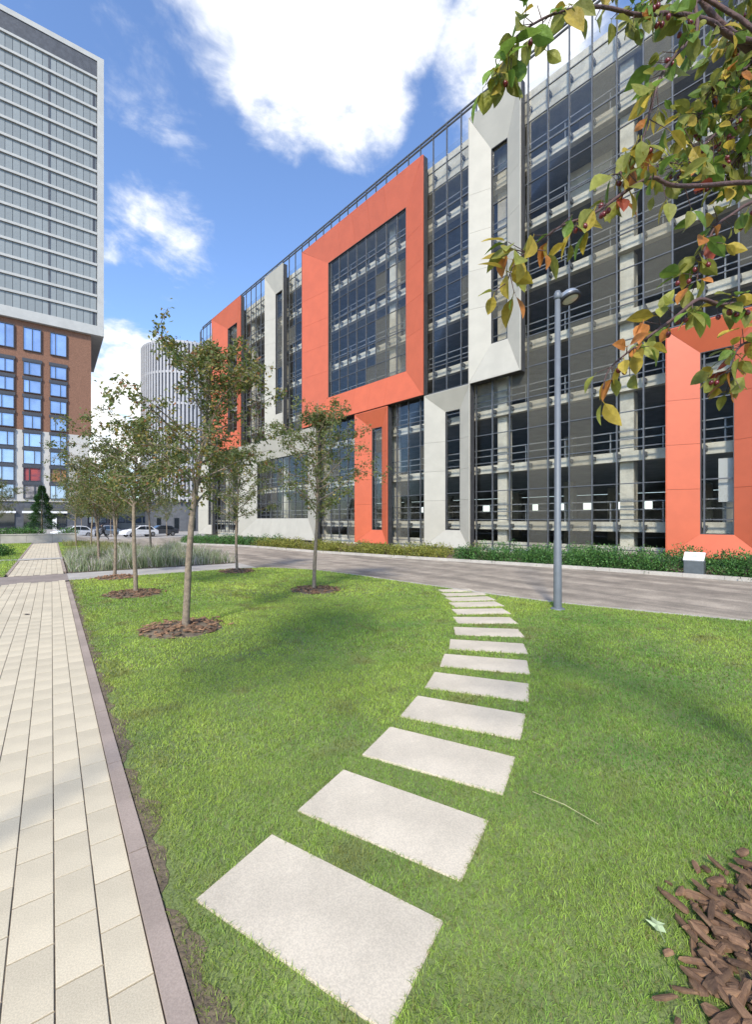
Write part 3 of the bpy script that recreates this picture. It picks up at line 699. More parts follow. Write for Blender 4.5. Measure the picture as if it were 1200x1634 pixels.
def make_tree(seed, H, th, cw, lean, nleaf, cols, wts, tr=.05, leafsz=.06):
    """young tree: trunk, limbs, crown; origin at the foot"""
    rg = random.Random(seed); root = empty('tree'); lx, ly = lean
    axis = lambda z: Vector((lx * (z / H) + .035 * math.sin(z * 1.7 + seed), ly * (z / H) + .035 * math.cos(z * 1.4 + seed), z))
    zs = [-.05, .0, .15, .5, 1.0, th * .8, th, th + (H - th) * .25, th + (H - th) * .5, th + (H - th) * .75, H * .96]
    rd = [tr * 1.35, tr * 1.3, tr * 1.05, tr, tr * .93, tr * .85, tr * .78, tr * .52, tr * .36, tr * .2, tr * .07]
    mb = MB(); mb.tube([axis(z) for z in zs], rd, 10); mb.build('trunk', 'trunk_bark', root, True)
    limbs = MB(); LP, LD = [], []
    nb = 30
    for i in range(nb):
        f = (i + rg.uniform(.0, .9)) / nb; z = th * .95 + (H * .93 - th) * f * .96; a = i * 2.4 + rg.uniform(-.5, .5)
        prof = (math.sin(math.pi * min(1, .22 + f * .82)) ** .7) * rg.uniform(.6, 1.12); ln = cw * .56 * prof + .12
        p = axis(z); d = Vector((math.cos(a), math.sin(a), rg.uniform(.4, 1.15))).normalized(); pts = [p.copy()]; r0 = tr * (.42 - .25 * f)
        n = 6; cur = p.copy()
        for k in range(n):
            hz = math.hypot(cur.x - p.x, cur.y - p.y)
            d = (d + Vector((rg.uniform(-.28, .28), rg.uniform(-.28, .28), rg.uniform(-.22, .16)))).normalized(); cur = cur + d * (ln * 1.35 / n); pts.append(cur.copy())
        limbs.tube(pts, [r0 * (1 - k / (n + .6)) for k in range(n + 1)], 5)
        for k in range(1, n + 1):
            for tw_ in range(2 if k < n else 3):
                q = pts[k]; dd = (d * .4 + Vector((rg.gauss(0, 1), rg.gauss(0, 1), rg.gauss(.1, .6)))).normalized(); tl = rg.uniform(.12, .34) * (.6 + .4 * prof)
                mid = q + dd * tl * .5; e = q + dd * tl + Vector((0, 0, -.05)); limbs.tube([q, mid, e], [.0055, .004, .002], 3, False)
                m_ = 1 if k < 2 else 2
                for s in range(rg.randint(5, 10)):
                    u = rg.uniform(.25, 1.08); w_ = q.lerp(e, u); LP.append(w_ + Vector((rg.gauss(0, .03), rg.gauss(0, .03), rg.gauss(0, .03)))); LD.append((dd * .5 + Vector((rg.gauss(0, .7), rg.gauss(0, .7), rg.gauss(-.55, .5)))).normalized())
    limbs.build('limbs', 'trunk_bark', root)
    P = np.array(LP); D = np.array(LD)
    if len(P) < nleaf:
        k = nr.integers(0, len(P), nleaf - len(P)); P = np.concatenate([P, P[k] + nr.normal(0, .05, (len(k), 3))]); D2 = D[k] + nr.normal(0, .6, (len(k), 3)); D = np.concatenate([D, D2 / np.linalg.norm(D2, axis=1)[:, None]])
    n = len(P); L = nr.uniform(.7, 1.25, n) * leafsz; V, T = leaf_soup(P, D, L, L * nr.uniform(.45, .62, n))
    me = np_mesh('crown', V, T, 'foliage', palette(n, cols, wts)); inst('crown', me, root); return root

GREEN, OLIVE, YEL, ORG = (.125, .165, .055), (.19, .195, .07), (.32, .25, .075), (.27, .13, .06)
tA = make_tree(21, 4.9, 2.0, 2.0, (.42, -.22), 8200, (GREEN, OLIVE, YEL, ORG), (.48, .32, .14, .06), .052, .066)
tB = make_tree(34, 4.35, 1.95, 2.2, (.10, .06), 8000, (GREEN, OLIVE, YEL, ORG), (.6, .3, .07, .03), .046, .064)
tC = make_tree(55, 4.75, 1.75, 2.4, (.05, -.05), 8200, (GREEN, OLIVE, YEL, ORG), (.66, .3, .03, .01), .046, .064)
tA.name = 'young_tree'
TREES = [(tA, (1.64, 7.2), 0, 1.0, 'leaning young tree with a yellowing crown, in the widest mulch ring'),
         (tB, (1.51, 11.19), .6, 1.0, 'slim young green tree in the middle of the mulch rings beside the footpath kerb'),
         (tB, (1.52, 14.97), 2.9, .95, 'slim young green tree whose mulch ring touches the pale cross path by the footpath'),
         (tC, (4.85, 14.03), 1.4, .93, 'slim young tree in front of the broad white frame, where cross path meets road'),
         (tC, (5.07, 9.18), 0, 1.0, 'slim young tree with a wide round crown on the lawn beside the road'),
         (tB, (3.6, 22.0), 1.7, 1.0, 'slim young tree rising out of the lavender bed near the road'),
         (tA, (1.5, 19.6), 3.4, .9, 'slim young tree rising out of the lavender bed near the footpath'),
         (tC, (1.25, 33.5), 2.2, .95, 'slim young tree on the far lawn beside the footpath end'),
         (tB, (1.9, 30.5), 4.4, 1.0, 'slim dark-trunked young tree in the middle of the far lawn'),
         (tA, (2.6, 35.5), 5.3, .95, 'slim young tree at the far lawn corner by the runner'),
         (tC, (2.9, 28.0), .9, 1.0, 'slim young tree on the far lawn just behind the lavender bed'),
         (tC, (-2.75, 37.5), 3.9, .95, 'slim young tree on the lawn left of the footpath, before the planter wall'),
         (tB, (-1.75, 1.9), 1.1, (1.0, 1.0, 1.72), 'tallest slim tree, added out of view left of the footpath to shade the lawn'),  # unseen tree, added and stretched upright to cast a shadow streak on the lawn
         (tB, (6.2, 66), .4, 1.15, 'young plaza tree standing in front of the parked white car'),
         (tC, (9.5, 72), 2.0, 1.2, 'young plaza tree standing between the parked cars'),
         (tB, (3.6, 78), 3.2, 1.25, 'young plaza tree near the apartment tower corner'),
         (tC, (12.5, 64), 4.0, 1.2, 'young plaza tree before the ribbed block')]
used = set()
for src, (x, y), rz, s, lab in TREES:
    o = src if src.name not in used else copy_tree(src); used.add(src.name)
    o.name = 'young_tree'; used.add(o.name) if o is src else None
    o.location = (x, y, gz((x, y)) if y < 60 else -.6); o.rotation_euler = (0, 0, rz); o.scale = s if isinstance(s, tuple) else (s, s, s)
    tag(o, lab, 'tree', 'slim young trees')

# conifer behind the planter wall
cf = empty('conifer', (-.6, 43.2, .55)); tag(cf, 'small dark green conifer behind the planter wall', 'tree')
mb = MB(); mb.tube([(0, 0, -.1), (0, 0, 1.5), (0, 0, 3.6)], [.08, .05, .01], 8); mb.build('trunk', 'trunk_bark', cf, True)
n = 9000; z = nr.uniform(.1, 1, n) ** .8; a = nr.uniform(0, 6.283, n); lay = .75 + .25 * np.sin(z * 34 + a * 2)
rad = 1.35 * (1 - z) ** .8 * lay * nr.uniform(.25, 1.0, n) ** .5 + .02
P = np.stack([np.cos(a) * rad, np.sin(a) * rad, z * 3.9 - .1 - rad * .15], 1); D = np.stack([np.cos(a), np.sin(a), nr.uniform(-.6, .5, n)], 1); D /= np.linalg.norm(D, axis=1)[:, None]
V, T = leaf_soup(P, D, nr.uniform(.10, .2, n), nr.uniform(.03, .05, n)); inst('crown', np_mesh('crown', V, T, 'foliage', palette(n, ((.035, .095, .035), (.06, .13, .045), (.025, .055, .025)), (1, 1, .7))), cf)

# hedges: leafy mounds
def hedge(name, label, mounds, nleaf, cols, wts, lsz=.09, cat='hedge', spiky=.5):
    """mounds: (x, y, z, rx, ry, h)"""
    root = empty(name, (mounds[0][0], mounds[0][1], mounds[0][2])); tag(root, label, cat); m = np.array(mounds); k = nr.integers(0, len(m), nleaf)
    u = nr.normal(size=(nleaf, 3)); u[:, 2] = np.abs(u[:, 2]); u /= np.linalg.norm(u, axis=1)[:, None]; r = nr.uniform(.55, 1.04, nleaf)[:, None]
    off = u * r * m[k][:, 3:6]; P = m[k][:, :3] + off - m[0, :3]
    D = u * spiky + nr.normal(0, .5, (nleaf, 3)) + np.array([0, 0, .25]); D /= np.linalg.norm(D, axis=1)[:, None]
    L = nr.uniform(.6, 1.3, nleaf) * lsz; V, T = leaf_soup(P, D, L, L * nr.uniform(.35, .6, nleaf)); inst('foliage', np_mesh('foliage', V, T, 'hedge_leaf', palette(nleaf, cols, wts, .3)), root)
    st = MB()
    for q in mounds[:: max(1, len(mounds) // 60)]:
        b0 = Vector(q[:3]) - Vector(mounds[0][:3])
        for j in range(4):
            an = rng.uniform(0, 6.28); st.tube([b0 + Vector((0, 0, -.03)), b0 + Vector((math.cos(an) * q[3] * .6, math.sin(an) * q[4] * .6, q[5] * .75))], [.012, .004], 4, False)
    st.build('stems', 'twig_bark', root)['kind'] = 'stuff'; return root
def strip_mounds(y0, y1, n, h, inset=.35):
    out = []; xs = [p[0] for p in ROAD_FAR]; ys = [p[1] for p in ROAD_FAR]
    for i in range(n):
        y = rng.uniform(y0, y1); xa = np.interp(y, ys, xs) + inset; xb = min(facade_x(y) - .9, xa + 2.6); x = rng.uniform(xa, xb) if rng.random() < .6 else xa + rng.uniform(0, .4)
        s = rng.uniform(.6, 1.28); out.append((x, y, gz((x, y)), .42 * s, .42 * s, h * s))
    return out
JUN = ((.065, .165, .042), (.11, .235, .055), (.032, .085, .026)); SPI = ((.22, .235, .045), (.28, .265, .055), (.15, .18, .04))
hd = strip_mounds(-4, 12.5, 200, .68); hd = [q for q in hd if not (abs(q[1] - 4.72) < .5 and q[0] < 16.35)]
hedge('juniper_hedge', 'dark green juniper hedge along the road before the glazed bays and right orange frame', hd, 70000, JUN, (1, .8, .6), .075)
hedge('spirea_hedge', 'yellow-green clipped hedge along the road before the broad white frame', strip_mounds(13, 27, 120, .5), 24000, SPI, (1, .7, .6), .085)
hedge('juniper_hedge', 'dark green hedge along the curved road before the far white frame', strip_mounds(27.3, 46, 130, .62, .4), 22000, JUN, (1, .7, .7), .10)
hm = [(rng.uniform(-16, 1.35), rng.uniform(40.8, 42.6), .56, .5, .5, rng.uniform(.42, .6)) for i in range(90)]
hedge('planter_hedge', 'dense green hedge growing on top of the planter wall', hm, 20000, JUN, (1, 1, .5), .10)
hedge('shrub', 'small green shrub on the lawn at the left path edge', [(-2.1 + rng.uniform(-.5, .4), 27 + rng.uniform(-.8, .8), 0, .4, .4, .5) for i in range(10)], 3500, JUN, (1, 1, .6), .08, 'shrub')
# gravel of bark along the strip front
# lavender bed: grey-green mounds and pale flower stalks
def blade_soup(x, y, z, h, w, lean, seg_bend=.5):
    n = len(x); a = nr.uniform(0, 6.283, n); b = nr.uniform(0, 6.283, n); s = np.stack([np.cos(a), np.sin(a), 0 * a], 1) * (w / 2)[:, None]
    l = np.stack([np.cos(b), np.sin(b), 0 * b], 1) * (lean * h)[:, None]; B = np.stack([x, y, z], 1); U = np.zeros((n, 3)); U[:, 2] = h
    m = B + U * .55 + l * .32; V = np.stack([B - s, B + s, m + s * .75, B + U * (1 - .3 * lean[:, None] ** 2) + l, m - s * .75], 1).reshape(-1, 3)
    i = np.arange(n)[:, None] * 5; T = np.concatenate([i + np.array([[0, 1, 2]]), i + np.array([[0, 2, 4]]), i + np.array([[4, 2, 3]])], 1).reshape(-1, 3); return V, T
n = 15000; x = nr.uniform(.45, 5.75, n); y = nr.uniform(16.95, 24.0, n); kx = inside(BED, x, y); x, y = x[kx], y[kx]; n = len(x)
cl = vnoise(x * 1.5, y * 1.5, 3) ** 1.5; h = (.16 + .70 * cl) * nr.uniform(.6, 1.15, n); V, T = blade_soup(x, y, np.zeros(n), h, nr.uniform(.012, .026, n), nr.uniform(.1, .75, n))
pc = np.where((nr.random(n) < .28)[:, None], np.array([[.52, .47, .45]]), np.where((nr.random(n) < .5)[:, None], np.array([[.30, .35, .20]]), np.array([[.19, .25, .13]])))
lb = inst('lavender_bed', np_mesh('lavender_bed', V, T, 'hedge_leaf', np.repeat(pc * nr.uniform(.75, 1.2, (n, 1)), 5, 0))); tag(lb, 'bed of grey-green lavender and seeded grasses beyond the pale cross path', 'plants', kind='stuff')
n = 5000; x = nr.uniform(.6, 4.9, n); y = nr.uniform(24.5, 36.5, n); kx = inside(LAWN_B, x, y) & (vnoise(x * .8, y * .5, 9) > .42); x, y = x[kx], y[kx]; n = len(x)
V, T = blade_soup(x, y, np.array([gz((a, b)) for a, b in zip(x, y)]), nr.uniform(.15, .45, n), nr.uniform(.015, .03, n), nr.uniform(.1, .7, n))
mg = inst('meadow_grass', np_mesh('meadow_grass', V, T, 'hedge_leaf', np.repeat(np.where((nr.random(n) < .5)[:, None], np.array([[.28, .25, .10]]), np.array([[.17, .21, .07]])), 5, 0))); tag(mg, 'dry olive meadow grass around the far lawn trees', 'plants', kind='stuff')

# ================================================================ mulch
chip_me = []
for i in range(7):
    L_, W_ = ((.07, .030), (.12, .034), (.05, .022), (.15, .042), (.09, .055), (.13, .024), (.04, .026))[i]; bm = bmesh.new(); n_ = rng.randint(7, 9); top = []; bot = []
    for k in range(n_):
        an = 2 * math.pi * (k + rng.uniform(-.3, .3)) / n_; c_, s_ = math.cos(an), math.sin(an); rr_ = rng.uniform(.8, 1.1); sx = abs(c_) ** .75 * (1 if c_ > 0 else -1); sy = abs(s_) ** .6 * (1 if s_ > 0 else -1)
        x_, y_ = sx * L_ / 2 * rr_, sy * W_ / 2 * rr_; z_ = .010 - 9 * y_ * y_ + rng.uniform(-.0015, .0015); top.append(bm.verts.new((x_ * .93, y_ * .88, z_))); bot.append(bm.verts.new((x_, y_, z_ - rng.uniform(.007, .012))))
    r1, r2 = bm.verts.new((L_ * .24, rng.uniform(-.1, .1) * W_, .0125 + rng.uniform(0, .003))), bm.verts.new((-L_ * .22, rng.uniform(-.1, .1) * W_, .0125 + rng.uniform(0, .003)))
    for k in range(n_):
        j = (k + 1) % n_; bm.faces.new((bot[k], bot[j], top[j], top[k])); near = r1 if top[k].co.x + top[j].co.x > 0 else r2; bm.faces.new((top[k], top[j], near))
        nx_ = r1 if top[j].co.x + top[(j + 1) % n_].co.x > 0 else r2
        if nx_ is not near: bm.faces.new((top[j], nx_, near))
    bm.faces.new(bot[::-1]); bmesh.ops.recalc_face_normals(bm, faces=bm.faces[:]); me = bpy.data.meshes.new('bark_chip'); bm.to_mesh(me); bm.free(); me.materials.append(M['bark_chip']); chip_me.append(me)
def ring_chips(r, n, hgt):
    out = []
    for i in range(n):
        q = r * math.sqrt(rng.random()) * (1.0 if rng.random() < .9 else 1.2); a = rng.uniform(0, 6.28); z = .012 + hgt * max(0, 1 - (q / r) ** 2) + rng.uniform(0, .025)
        out.append((i % 7, (q * math.cos(a), q * math.sin(a), z), (rng.gauss(0, .26), rng.gauss(0, .22), rng.uniform(0, 6.28)), rng.uniform(.55, 1.3)))
    return out
def mound(r, hgt):
    mb = MB(); mb.lathe([(r, -.01), (r * .95, .008), (r * .7, hgt * .6), (r * .35, hgt * .9), (.03, hgt)], (0, 0, 0), 28)
    return mb
def joined_ring(r, n, hgt):
    bm = bmesh.new()
    for k, loc, rot, s in ring_chips(r, n, hgt):
        tmp = bmesh.new(); tmp.from_mesh(chip_me[k]); mx = Matrix.LocRotScale(loc, __import__('mathutils').Euler(rot), (s, s, s)); bmesh.ops.transform(tmp, matrix=mx, verts=tmp.verts[:]); t_ = bpy.data.meshes.new('t'); tmp.to_mesh(t_); tmp.free(); bm.from_mesh(t_); bpy.data.meshes.remove(t_)
    me = bpy.data.meshes.new('bark_chips'); bm.to_mesh(me); bm.free(); me.materials.append(M['bark_chip']); return me
jm = [joined_ring(.60, 230, .05) for i in range(2)]
RINGS = [((1.64, 7.2), .62, 'round bed of brown bark mulch under the leaning young tree'), ((1.51, 11.19), .6, 'round bed of brown bark mulch under the middle tree beside the footpath'), ((1.52, 14.6), .55, 'round bed of brown bark mulch touching the pale cross path'),
         ((4.85, 14.03), .56, 'round bed of brown bark mulch where cross path meets road'), ((5.07, 9.18), .6, 'round bed of brown bark mulch under the wide-crowned tree beside the road')]
for i, ((x, y), r, lab) in enumerate(RINGS):
    o = empty('mulch_bed', (x, y, 0), i * 1.3); tag(o, lab, 'mulch', 'bark mulch rings around the trees'); mound(r * .97, .05).build('soil_mound', 'soil', o, True)
    c = inst('bark_chips', jm[i % 2], o, (0, 0, 0), (0, 0, 0), (r / .6,) * 2 + (1,)); c['kind'] = 'stuff'
MBX, MBY = 2.27, -.02
o = empty('mulch_bed', (MBX, MBY, 0)); tag(o, 'loose bed of large bark chips spilling into the grass under the overhanging branches', 'mulch', 'bark mulch rings around the trees'); mound(.56, .02).build('soil_mound', 'soil', o, True)
nch = 0
for k, loc, rot, s in ring_chips(.70, 2200, .035):
    x_, y_ = loc[0] + MBX, loc[1] + MBY; xc, zc = CY * x_ - SY * y_, SY * x_ + CY * y_
    if nch < 298 and (xc < 1.02 * zc and zc > 1.15 or rng.random() < .04): inst('bark_chip', chip_me[k], o, loc, rot, (s, s, s)); nch += 1

# ================================================================ lawn grass
def lawn_blades():
    SL = [(x, y, R(a)) for x, y, a in SLABS]; Vs, Ts, Cs = [], [], []; nv = 0
    for dmin, dmax, dens, w0, w1, h0, h1 in ((0, 3.2, 14000, .0018, .0036, .016, .036), (3.2, 5.5, 7000, .003, .0055, .018, .037), (5.5, 9.5, 2900, .006, .010, .02, .04), (9.5, 17, 1000, .010, .016, .03, .05), (17, 48, 260, .018, .03, .04, .07)):
        for poly in (LAWN, LAWN_L, LAWN_B, LAWN_L0):
            xs = [p[0] for p in poly]; ys = [p[1] for p in poly]; x0, x1, y0, y1 = max(min(xs), -dmax), min(max(xs), dmax), max(min(ys), -1), min(max(ys), dmax)
            if x1 <= x0 or y1 <= y0: continue
            n = int((x1 - x0) * (y1 - y0) * dens); x = nr.uniform(x0, x1, n); y = nr.uniform(y0, y1, n); d = np.hypot(x, y)
            xc = CY * x - SY * y; zc = SY * x + CY * y
            k = (d >= dmin) & (d < dmax) & (zc > .75) & (np.abs(xc) < .9 * zc + .8)
            x, y = x[k], y[k]; k = inside(poly, x, y); x, y = x[k], y[k]
            k = np.ones(len(x), bool)
            for sx, sy, a in SL:
                u = (x - sx) * math.cos(a) + (y - sy) * math.sin(a); v = -(x - sx) * math.sin(a) + (y - sy) * math.cos(a); e = .006 * np.sin(u * 37) + .006 * np.sin(v * 53)
                k &= ~((np.abs(u) < .492 + e) & (np.abs(v) < .235 + e))
            for (rx, ry), r, _ in RINGS: k &= np.hypot(x - rx, y - ry) > r * (.93 + .09 * np.sin(np.arctan2(y - ry, x - rx) * 7))
            dm = np.hypot(x - MBX, y - MBY); k &= nr.random(len(x)) < np.clip((dm - .42) / .28, 0.05, 1)
            if poly is LAWN:   # thin, worn grass beside the path kerb
                k &= nr.random(len(x)) < np.clip((x - .42) / .12 + .10 + .5 * vnoise(y * 3, x * 3, 5), 0, 1)
            x, y = x[k], y[k]; n = len(x)
            if n == 0: continue
            big = vnoise(x * .55, y * .55, 1); med = vnoise(x * 2.1, y * 2.1, 2); fine = vnoise(x * 9, y * 9, 4); dry = np.clip((vnoise(x * 3.3 + 7, y * 3.3, 8) - .78) * 6, 0, 1)
            if poly is LAWN: dry = np.maximum(dry, np.clip(1 - (x - .40) / .22, 0, 1) * .7)
            h = nr.uniform(h0, h1, n) * (.75 + .5 * med); w = nr.uniform(w0, w1, n)
            V, T = blade_soup(x, y, np.array([gz(p) for p in zip(x, y)]) if y1 > 24 else np.zeros(n), h, w, nr.uniform(.45, 1.45, n))
            q = np.clip(-.12 + .95 * big + .38 * med + .3 * (fine - .5), 0, 1)[:, None]; c = np.array([[.16, .325, .06]]) * (1 - q) + np.array([[.50, .62, .12]]) * q
            c = c * (1 - dry[:, None] * .65) + np.array([[.23, .19, .075]]) * dry[:, None] * .65
            st = nr.random(n)[:, None]; c = np.where(st < .11, np.array([[.27, .24, .10]]), c) * nr.uniform(.7, 1.25, (n, 1))
            Vs.append(V); Ts.append(T + nv); nv += len(V); Cs.append(np.repeat(c, 5, 0))
    V, T, c = np.concatenate(Vs), np.concatenate(Ts), np.concatenate(Cs); o = inst('lawn_grass', np_mesh('lawn_grass', V, T, 'grass', c)); tag(o, 'short mown green grass of the lawns', 'grass', kind='stuff'); return len(T)
NG = lawn_blades(); print('grass triangles', NG)

# ================================================================ overhanging crab apple tree
def leaf_mesh(mt, L, W, curl):
    mb = MB(); prof = [(0, .0), (.08, .16), (.25, .43), (.45, .5), (.65, .42), (.83, .24), (1, 0)]; rows_ = []
    for u, hw in prof:
        z = -curl * L * u * u; rows_.append(((u * L, -hw * W, z + hw * W * .28), (u * L, 0, z), (u * L, hw * W, z + hw * W * .28)))
    pet = .22 * L; mb.poly([(-pet, -.0012, .002), (0, -.0012, 0), (0, .0012, 0), (-pet, .0012, .002)])
    for a, b in zip(rows_, rows_[1:]):
        for j in (0, 1):
            q = [a[j], b[j], b[j + 1], a[j + 1]]; q2 = []
            for p in q:
                if p not in q2: q2.append(p)
            if len(q2) > 2: mb.poly(q2)
    return mb.mesh('leaf', mt, True)
LM = {k: [leaf_mesh(k, .066 * s, .040 * s * w, c) for s, w, c in ((1, 1, .15), (.85, 1.1, .35), (1.15, .9, .25))] for k in LEAFC}
ca = empty('crab_apple_tree', (2.55, -.5, 0)); tag(ca, 'crab apple tree with yellowing leaves and dark red fruit overhanging the lawn', 'tree')
cbase = Vector(ca.location)
mb = MB(); tp_ = [Vector((0, 0, -.05)), Vector((0, 0, .02)), Vector((.01, 0, .6)), Vector((.0, .02, 1.3)), Vector((.02, .05, 2.0)), Vector((.05, .06, 2.8)), Vector((.08, .1, 3.7)), Vector((.1, .12, 4.6))]
mb.tube(tp_, [.085, .08, .066, .06, .055, .045, .03, .01], 12); mb.build('trunk', 'twig_bark', ca, True)
def tpt(z):
    for a, b in zip(tp_, tp_[1:]):
        if z <= b.z: return a.lerp(b, (z - a.z) / (b.z - a.z))
    return tp_[-1]
# branches as drawn through the air: points (photo column, row, depth) after the joint on the trunk
BR = [(1.9, .024, [(1330, 190, 1.55), (1200, 82, 1.55), (1150, 40, 1.5), (1105, -10, 1.5), (1010, -70, 1.45)], 'main'),
      (1.9, .011, [(1300, 130, 1.5), (1165, 58, 1.5), (1135, 36, 1.45), (1075, 22, 1.4), (1020, 25, 1.35), (960, 12, 1.3), (900, 18, 1.25), (850, 40, 1.22), (815, 70, 1.2), (800, 110, 1.2)], 'top'),
      (1.6, .009, [(1330, 300, 1.5), (1200, 292, 1.4), (1120, 297, 1.35), (1070, 296, 1.3), (1040, 284, 1.28), (1000, 305, 1.25), (950, 340, 1.22), (895, 362, 1.2), (850, 395, 1.2), (822, 420, 1.18), (808, 455, 1.18)], 'mid'),
      (1.3, .010, [(1320, 480, 1.5), (1200, 484, 1.4), (1150, 487, 1.38), (1115, 478, 1.35), (1080, 505, 1.33), (1045, 530, 1.3), (1005, 560, 1.28), (972, 590, 1.27), (962, 620, 1.27)], 'low'),
      (1.7, .009, [(1310, 330, 1.6), (1215, 320, 1.55), (1165, 345, 1.5), (1140, 365, 1.45), (1120, 410, 1.42), (1112, 450, 1.4)], 'lowmid'),
      (2.0, .010, [(1310, 200, 1.7), (1220, 165, 1.7), (1165, 195, 1.65), (1120, 235, 1.6), (1085, 262, 1.58), (1050, 250, 1.56)], 'mid2'),
      (1.9, .008, [(1180, 30, 1.45), (1110, 60, 1.4), (1062, 110, 1.35), (1042, 160, 1.32), (1030, 210, 1.3), (1010, 250, 1.3), (985, 280, 1.28)], 'hang'),
      (1.9, .009, [(1290, 90, 1.8), (1190, 110, 1.8), (1140, 140, 1.75), (1115, 190, 1.72)], 'right'),
      (1.2, .009, [(1330, 580, 1.5), (1215, 545, 1.5), (1175, 560, 1.48), (1168, 600, 1.47)], 'rlow'),
      (1.9, .012, [(1280, -40, 1.75), (1190, -20, 1.75), (1120, -30, 1.7), (1030, -40, 1.65), (940, -50, 1.6)], 'over'),
      (1.9, .010, [(1250, 20, 1.95), (1200, 40, 1.95), (1175, 90, 1.9), (1190, 150, 1.9)], 'right2'),
      (1.5, .008, [(1300, 230, 1.75), (1215, 215, 1.75), (1180, 250, 1.72), (1150, 280, 1.7)], 'right3')]
DENS = {'main': 30, 'top': 46, 'mid': 32, 'low': 32, 'lowmid': 36, 'mid2': 66, 'hang': 46, 'right': 80, 'rlow': 36, 'over': 46, 'right2': 84, 'right3': 76}
SPEC = []
nleaf = 0; berry_me = None
bmb = MB(); bmb.lathe([(.0005, .0085), (.005, .0065), (.0072, .001), (.0062, -.005), (.0025, -.0085), (.0005, -.0085)], (0, 0, 0), 10); berry_me = bmb.mesh('berry', 'berry', True)
stalk = MB(); stalk.tube([(0, 0, .006), (.003, 0, .032)], [.0008, .0008], 4, False); stalk_me = stalk.mesh('stalk', 'twig_bark')
lr = random.Random(17)
for z0, r0, pix, key in BR:
    pts = [cbase + tpt(z0)] + [at(*p) for p in pix]
    # smooth the branch
    sm = []
    for i in range(len(pts) - 1):
        p0, p1, p2, p3 = pts[max(0, i - 1)], pts[i], pts[i + 1], pts[min(len(pts) - 1, i + 2)]
        for s in range(4):
            t = s / 4; sm.append(.5 * ((2 * p1) + (p2 - p0) * t + (2 * p0 - 5 * p1 + 4 * p2 - p3) * t * t + (3 * p1 - p0 - 3 * p2 + p3) * t ** 3))
    sm.append(pts[-1]); n = len(sm); mb = MB(); mb.tube([p - cbase for p in sm], [max(.0016, r0 * (1 - .9 * i / (n - 1))) for i in range(n)], 8)
    bo = mb.build('branch', 'twig_bark', ca, True); tw_ = MB()
    start = int(n * .22)
    Ltot = sum((sm[i + 1] - sm[i]).length for i in range(start, n - 1)); cnt = int(Ltot * DENS[key])
    for c in range(cnt):
        i = min(n - 2, start + int((n - start - 1) * lr.random() ** .8)); p = sm[i].lerp(sm[i + 1], lr.random()); d = (sm[i + 1] - sm[i]).normalized()
        out = (d * .5 + Vector((lr.gauss(0, .7), lr.gauss(0, .7), lr.gauss(-.1, .7)))).normalized(); tl = lr.uniform(.015, .075) * (1.5 if key in ('right', 'right2', 'right3', 'mid2', 'main', 'over') else 1)
        e = p + out * tl; tw_.tube([p - cbase, e - cbase], [.0016, .0010], 4, False)
        warm = key in ('mid', 'low', 'rlow', 'hang') and i > n * .55
        for q in range(lr.choice((1, 2, 2, 3))):
            kind = lr.choices(list(LEAFC), (.26, .46, .21, .06, .01) if not warm else (.12, .36, .34, .14, .04))[0]
            if key in ('right', 'right2', 'right3', 'mid2', 'main', 'top', 'over'): kind = lr.choices(list(LEAFC), (.30, .52, .15, .03, .0))[0]
            dd = (out * .6 + Vector((lr.gauss(0, .6), lr.gauss(0, .6), lr.gauss(-.55, .45)))).normalized()
            rot = dd.to_track_quat('X', 'Z').to_euler(); rot.rotate_axis('X', lr.gauss(0, .8)); s = lr.uniform(.6, 1.2)
            SPEC.append((kind, lr.randrange(3), e - cbase + dd * .012, rot, s * 1.0, dd))
        if lr.random() < .10:
            for q in range(lr.randint(1, 4)):
                pos = e - cbase + Vector((lr.gauss(0, .012), lr.gauss(0, .012), -.03)); bb = inst('berry', berry_me, ca, pos, (lr.gauss(0, .3), lr.gauss(0, .3), 0)); inst('stalk', stalk_me, bb)
    tw_.build('twigs', 'twig_bark', bo)['kind'] = 'stuff'
def in_view(p):
    p = p + cbase; xc = CY * p.x - SY * p.y; zc = SY * p.x + CY * p.y
    return zc > .3 and abs(xc / zc) < .87 and abs((p.z - CAMH) / zc) < 1.2
SPEC.sort(key=lambda q: (not in_view(q[2]), SY * q[2].x + CY * q[2].y - (.6 if q[0] in ('leaf_orange', 'leaf_yellow', 'leaf_red') else 0)))
for kind, i, p, rot, s, dd in SPEC[:298]: inst('leaf', LM[kind][i], ca, p, rot, (s, s, s))
rl = {}
for kind, i, p, rot, s, dd in SPEC[298:]:
    src = LM[kind][i]; mx = Matrix.LocRotScale(p, rot, (s, s, s)); mb = rl.setdefault('x', ([], [], [])); n0 = len(mb[0])
    mb[0].extend(tuple(mx @ v.co) for v in src.vertices); mb[1].extend(tuple(n0 + q for q in f.vertices) for f in src.polygons); mb[2].extend([list(LEAFC).index(kind)] * len(src.polygons))
me = bpy.data.meshes.new('more_leaves'); v_, f_, m_ = rl['x']; me.from_pydata(v_, [], f_); me.update()
for k in LEAFC: me.materials.append(M[k])
me.polygons.foreach_set('material_index', m_); me.polygons.foreach_set('use_smooth', [True] * len(m_)); mo = inst('more_leaves', me, ca); mo['kind'] = 'stuff'
print('crab apple leaves', len(SPEC))

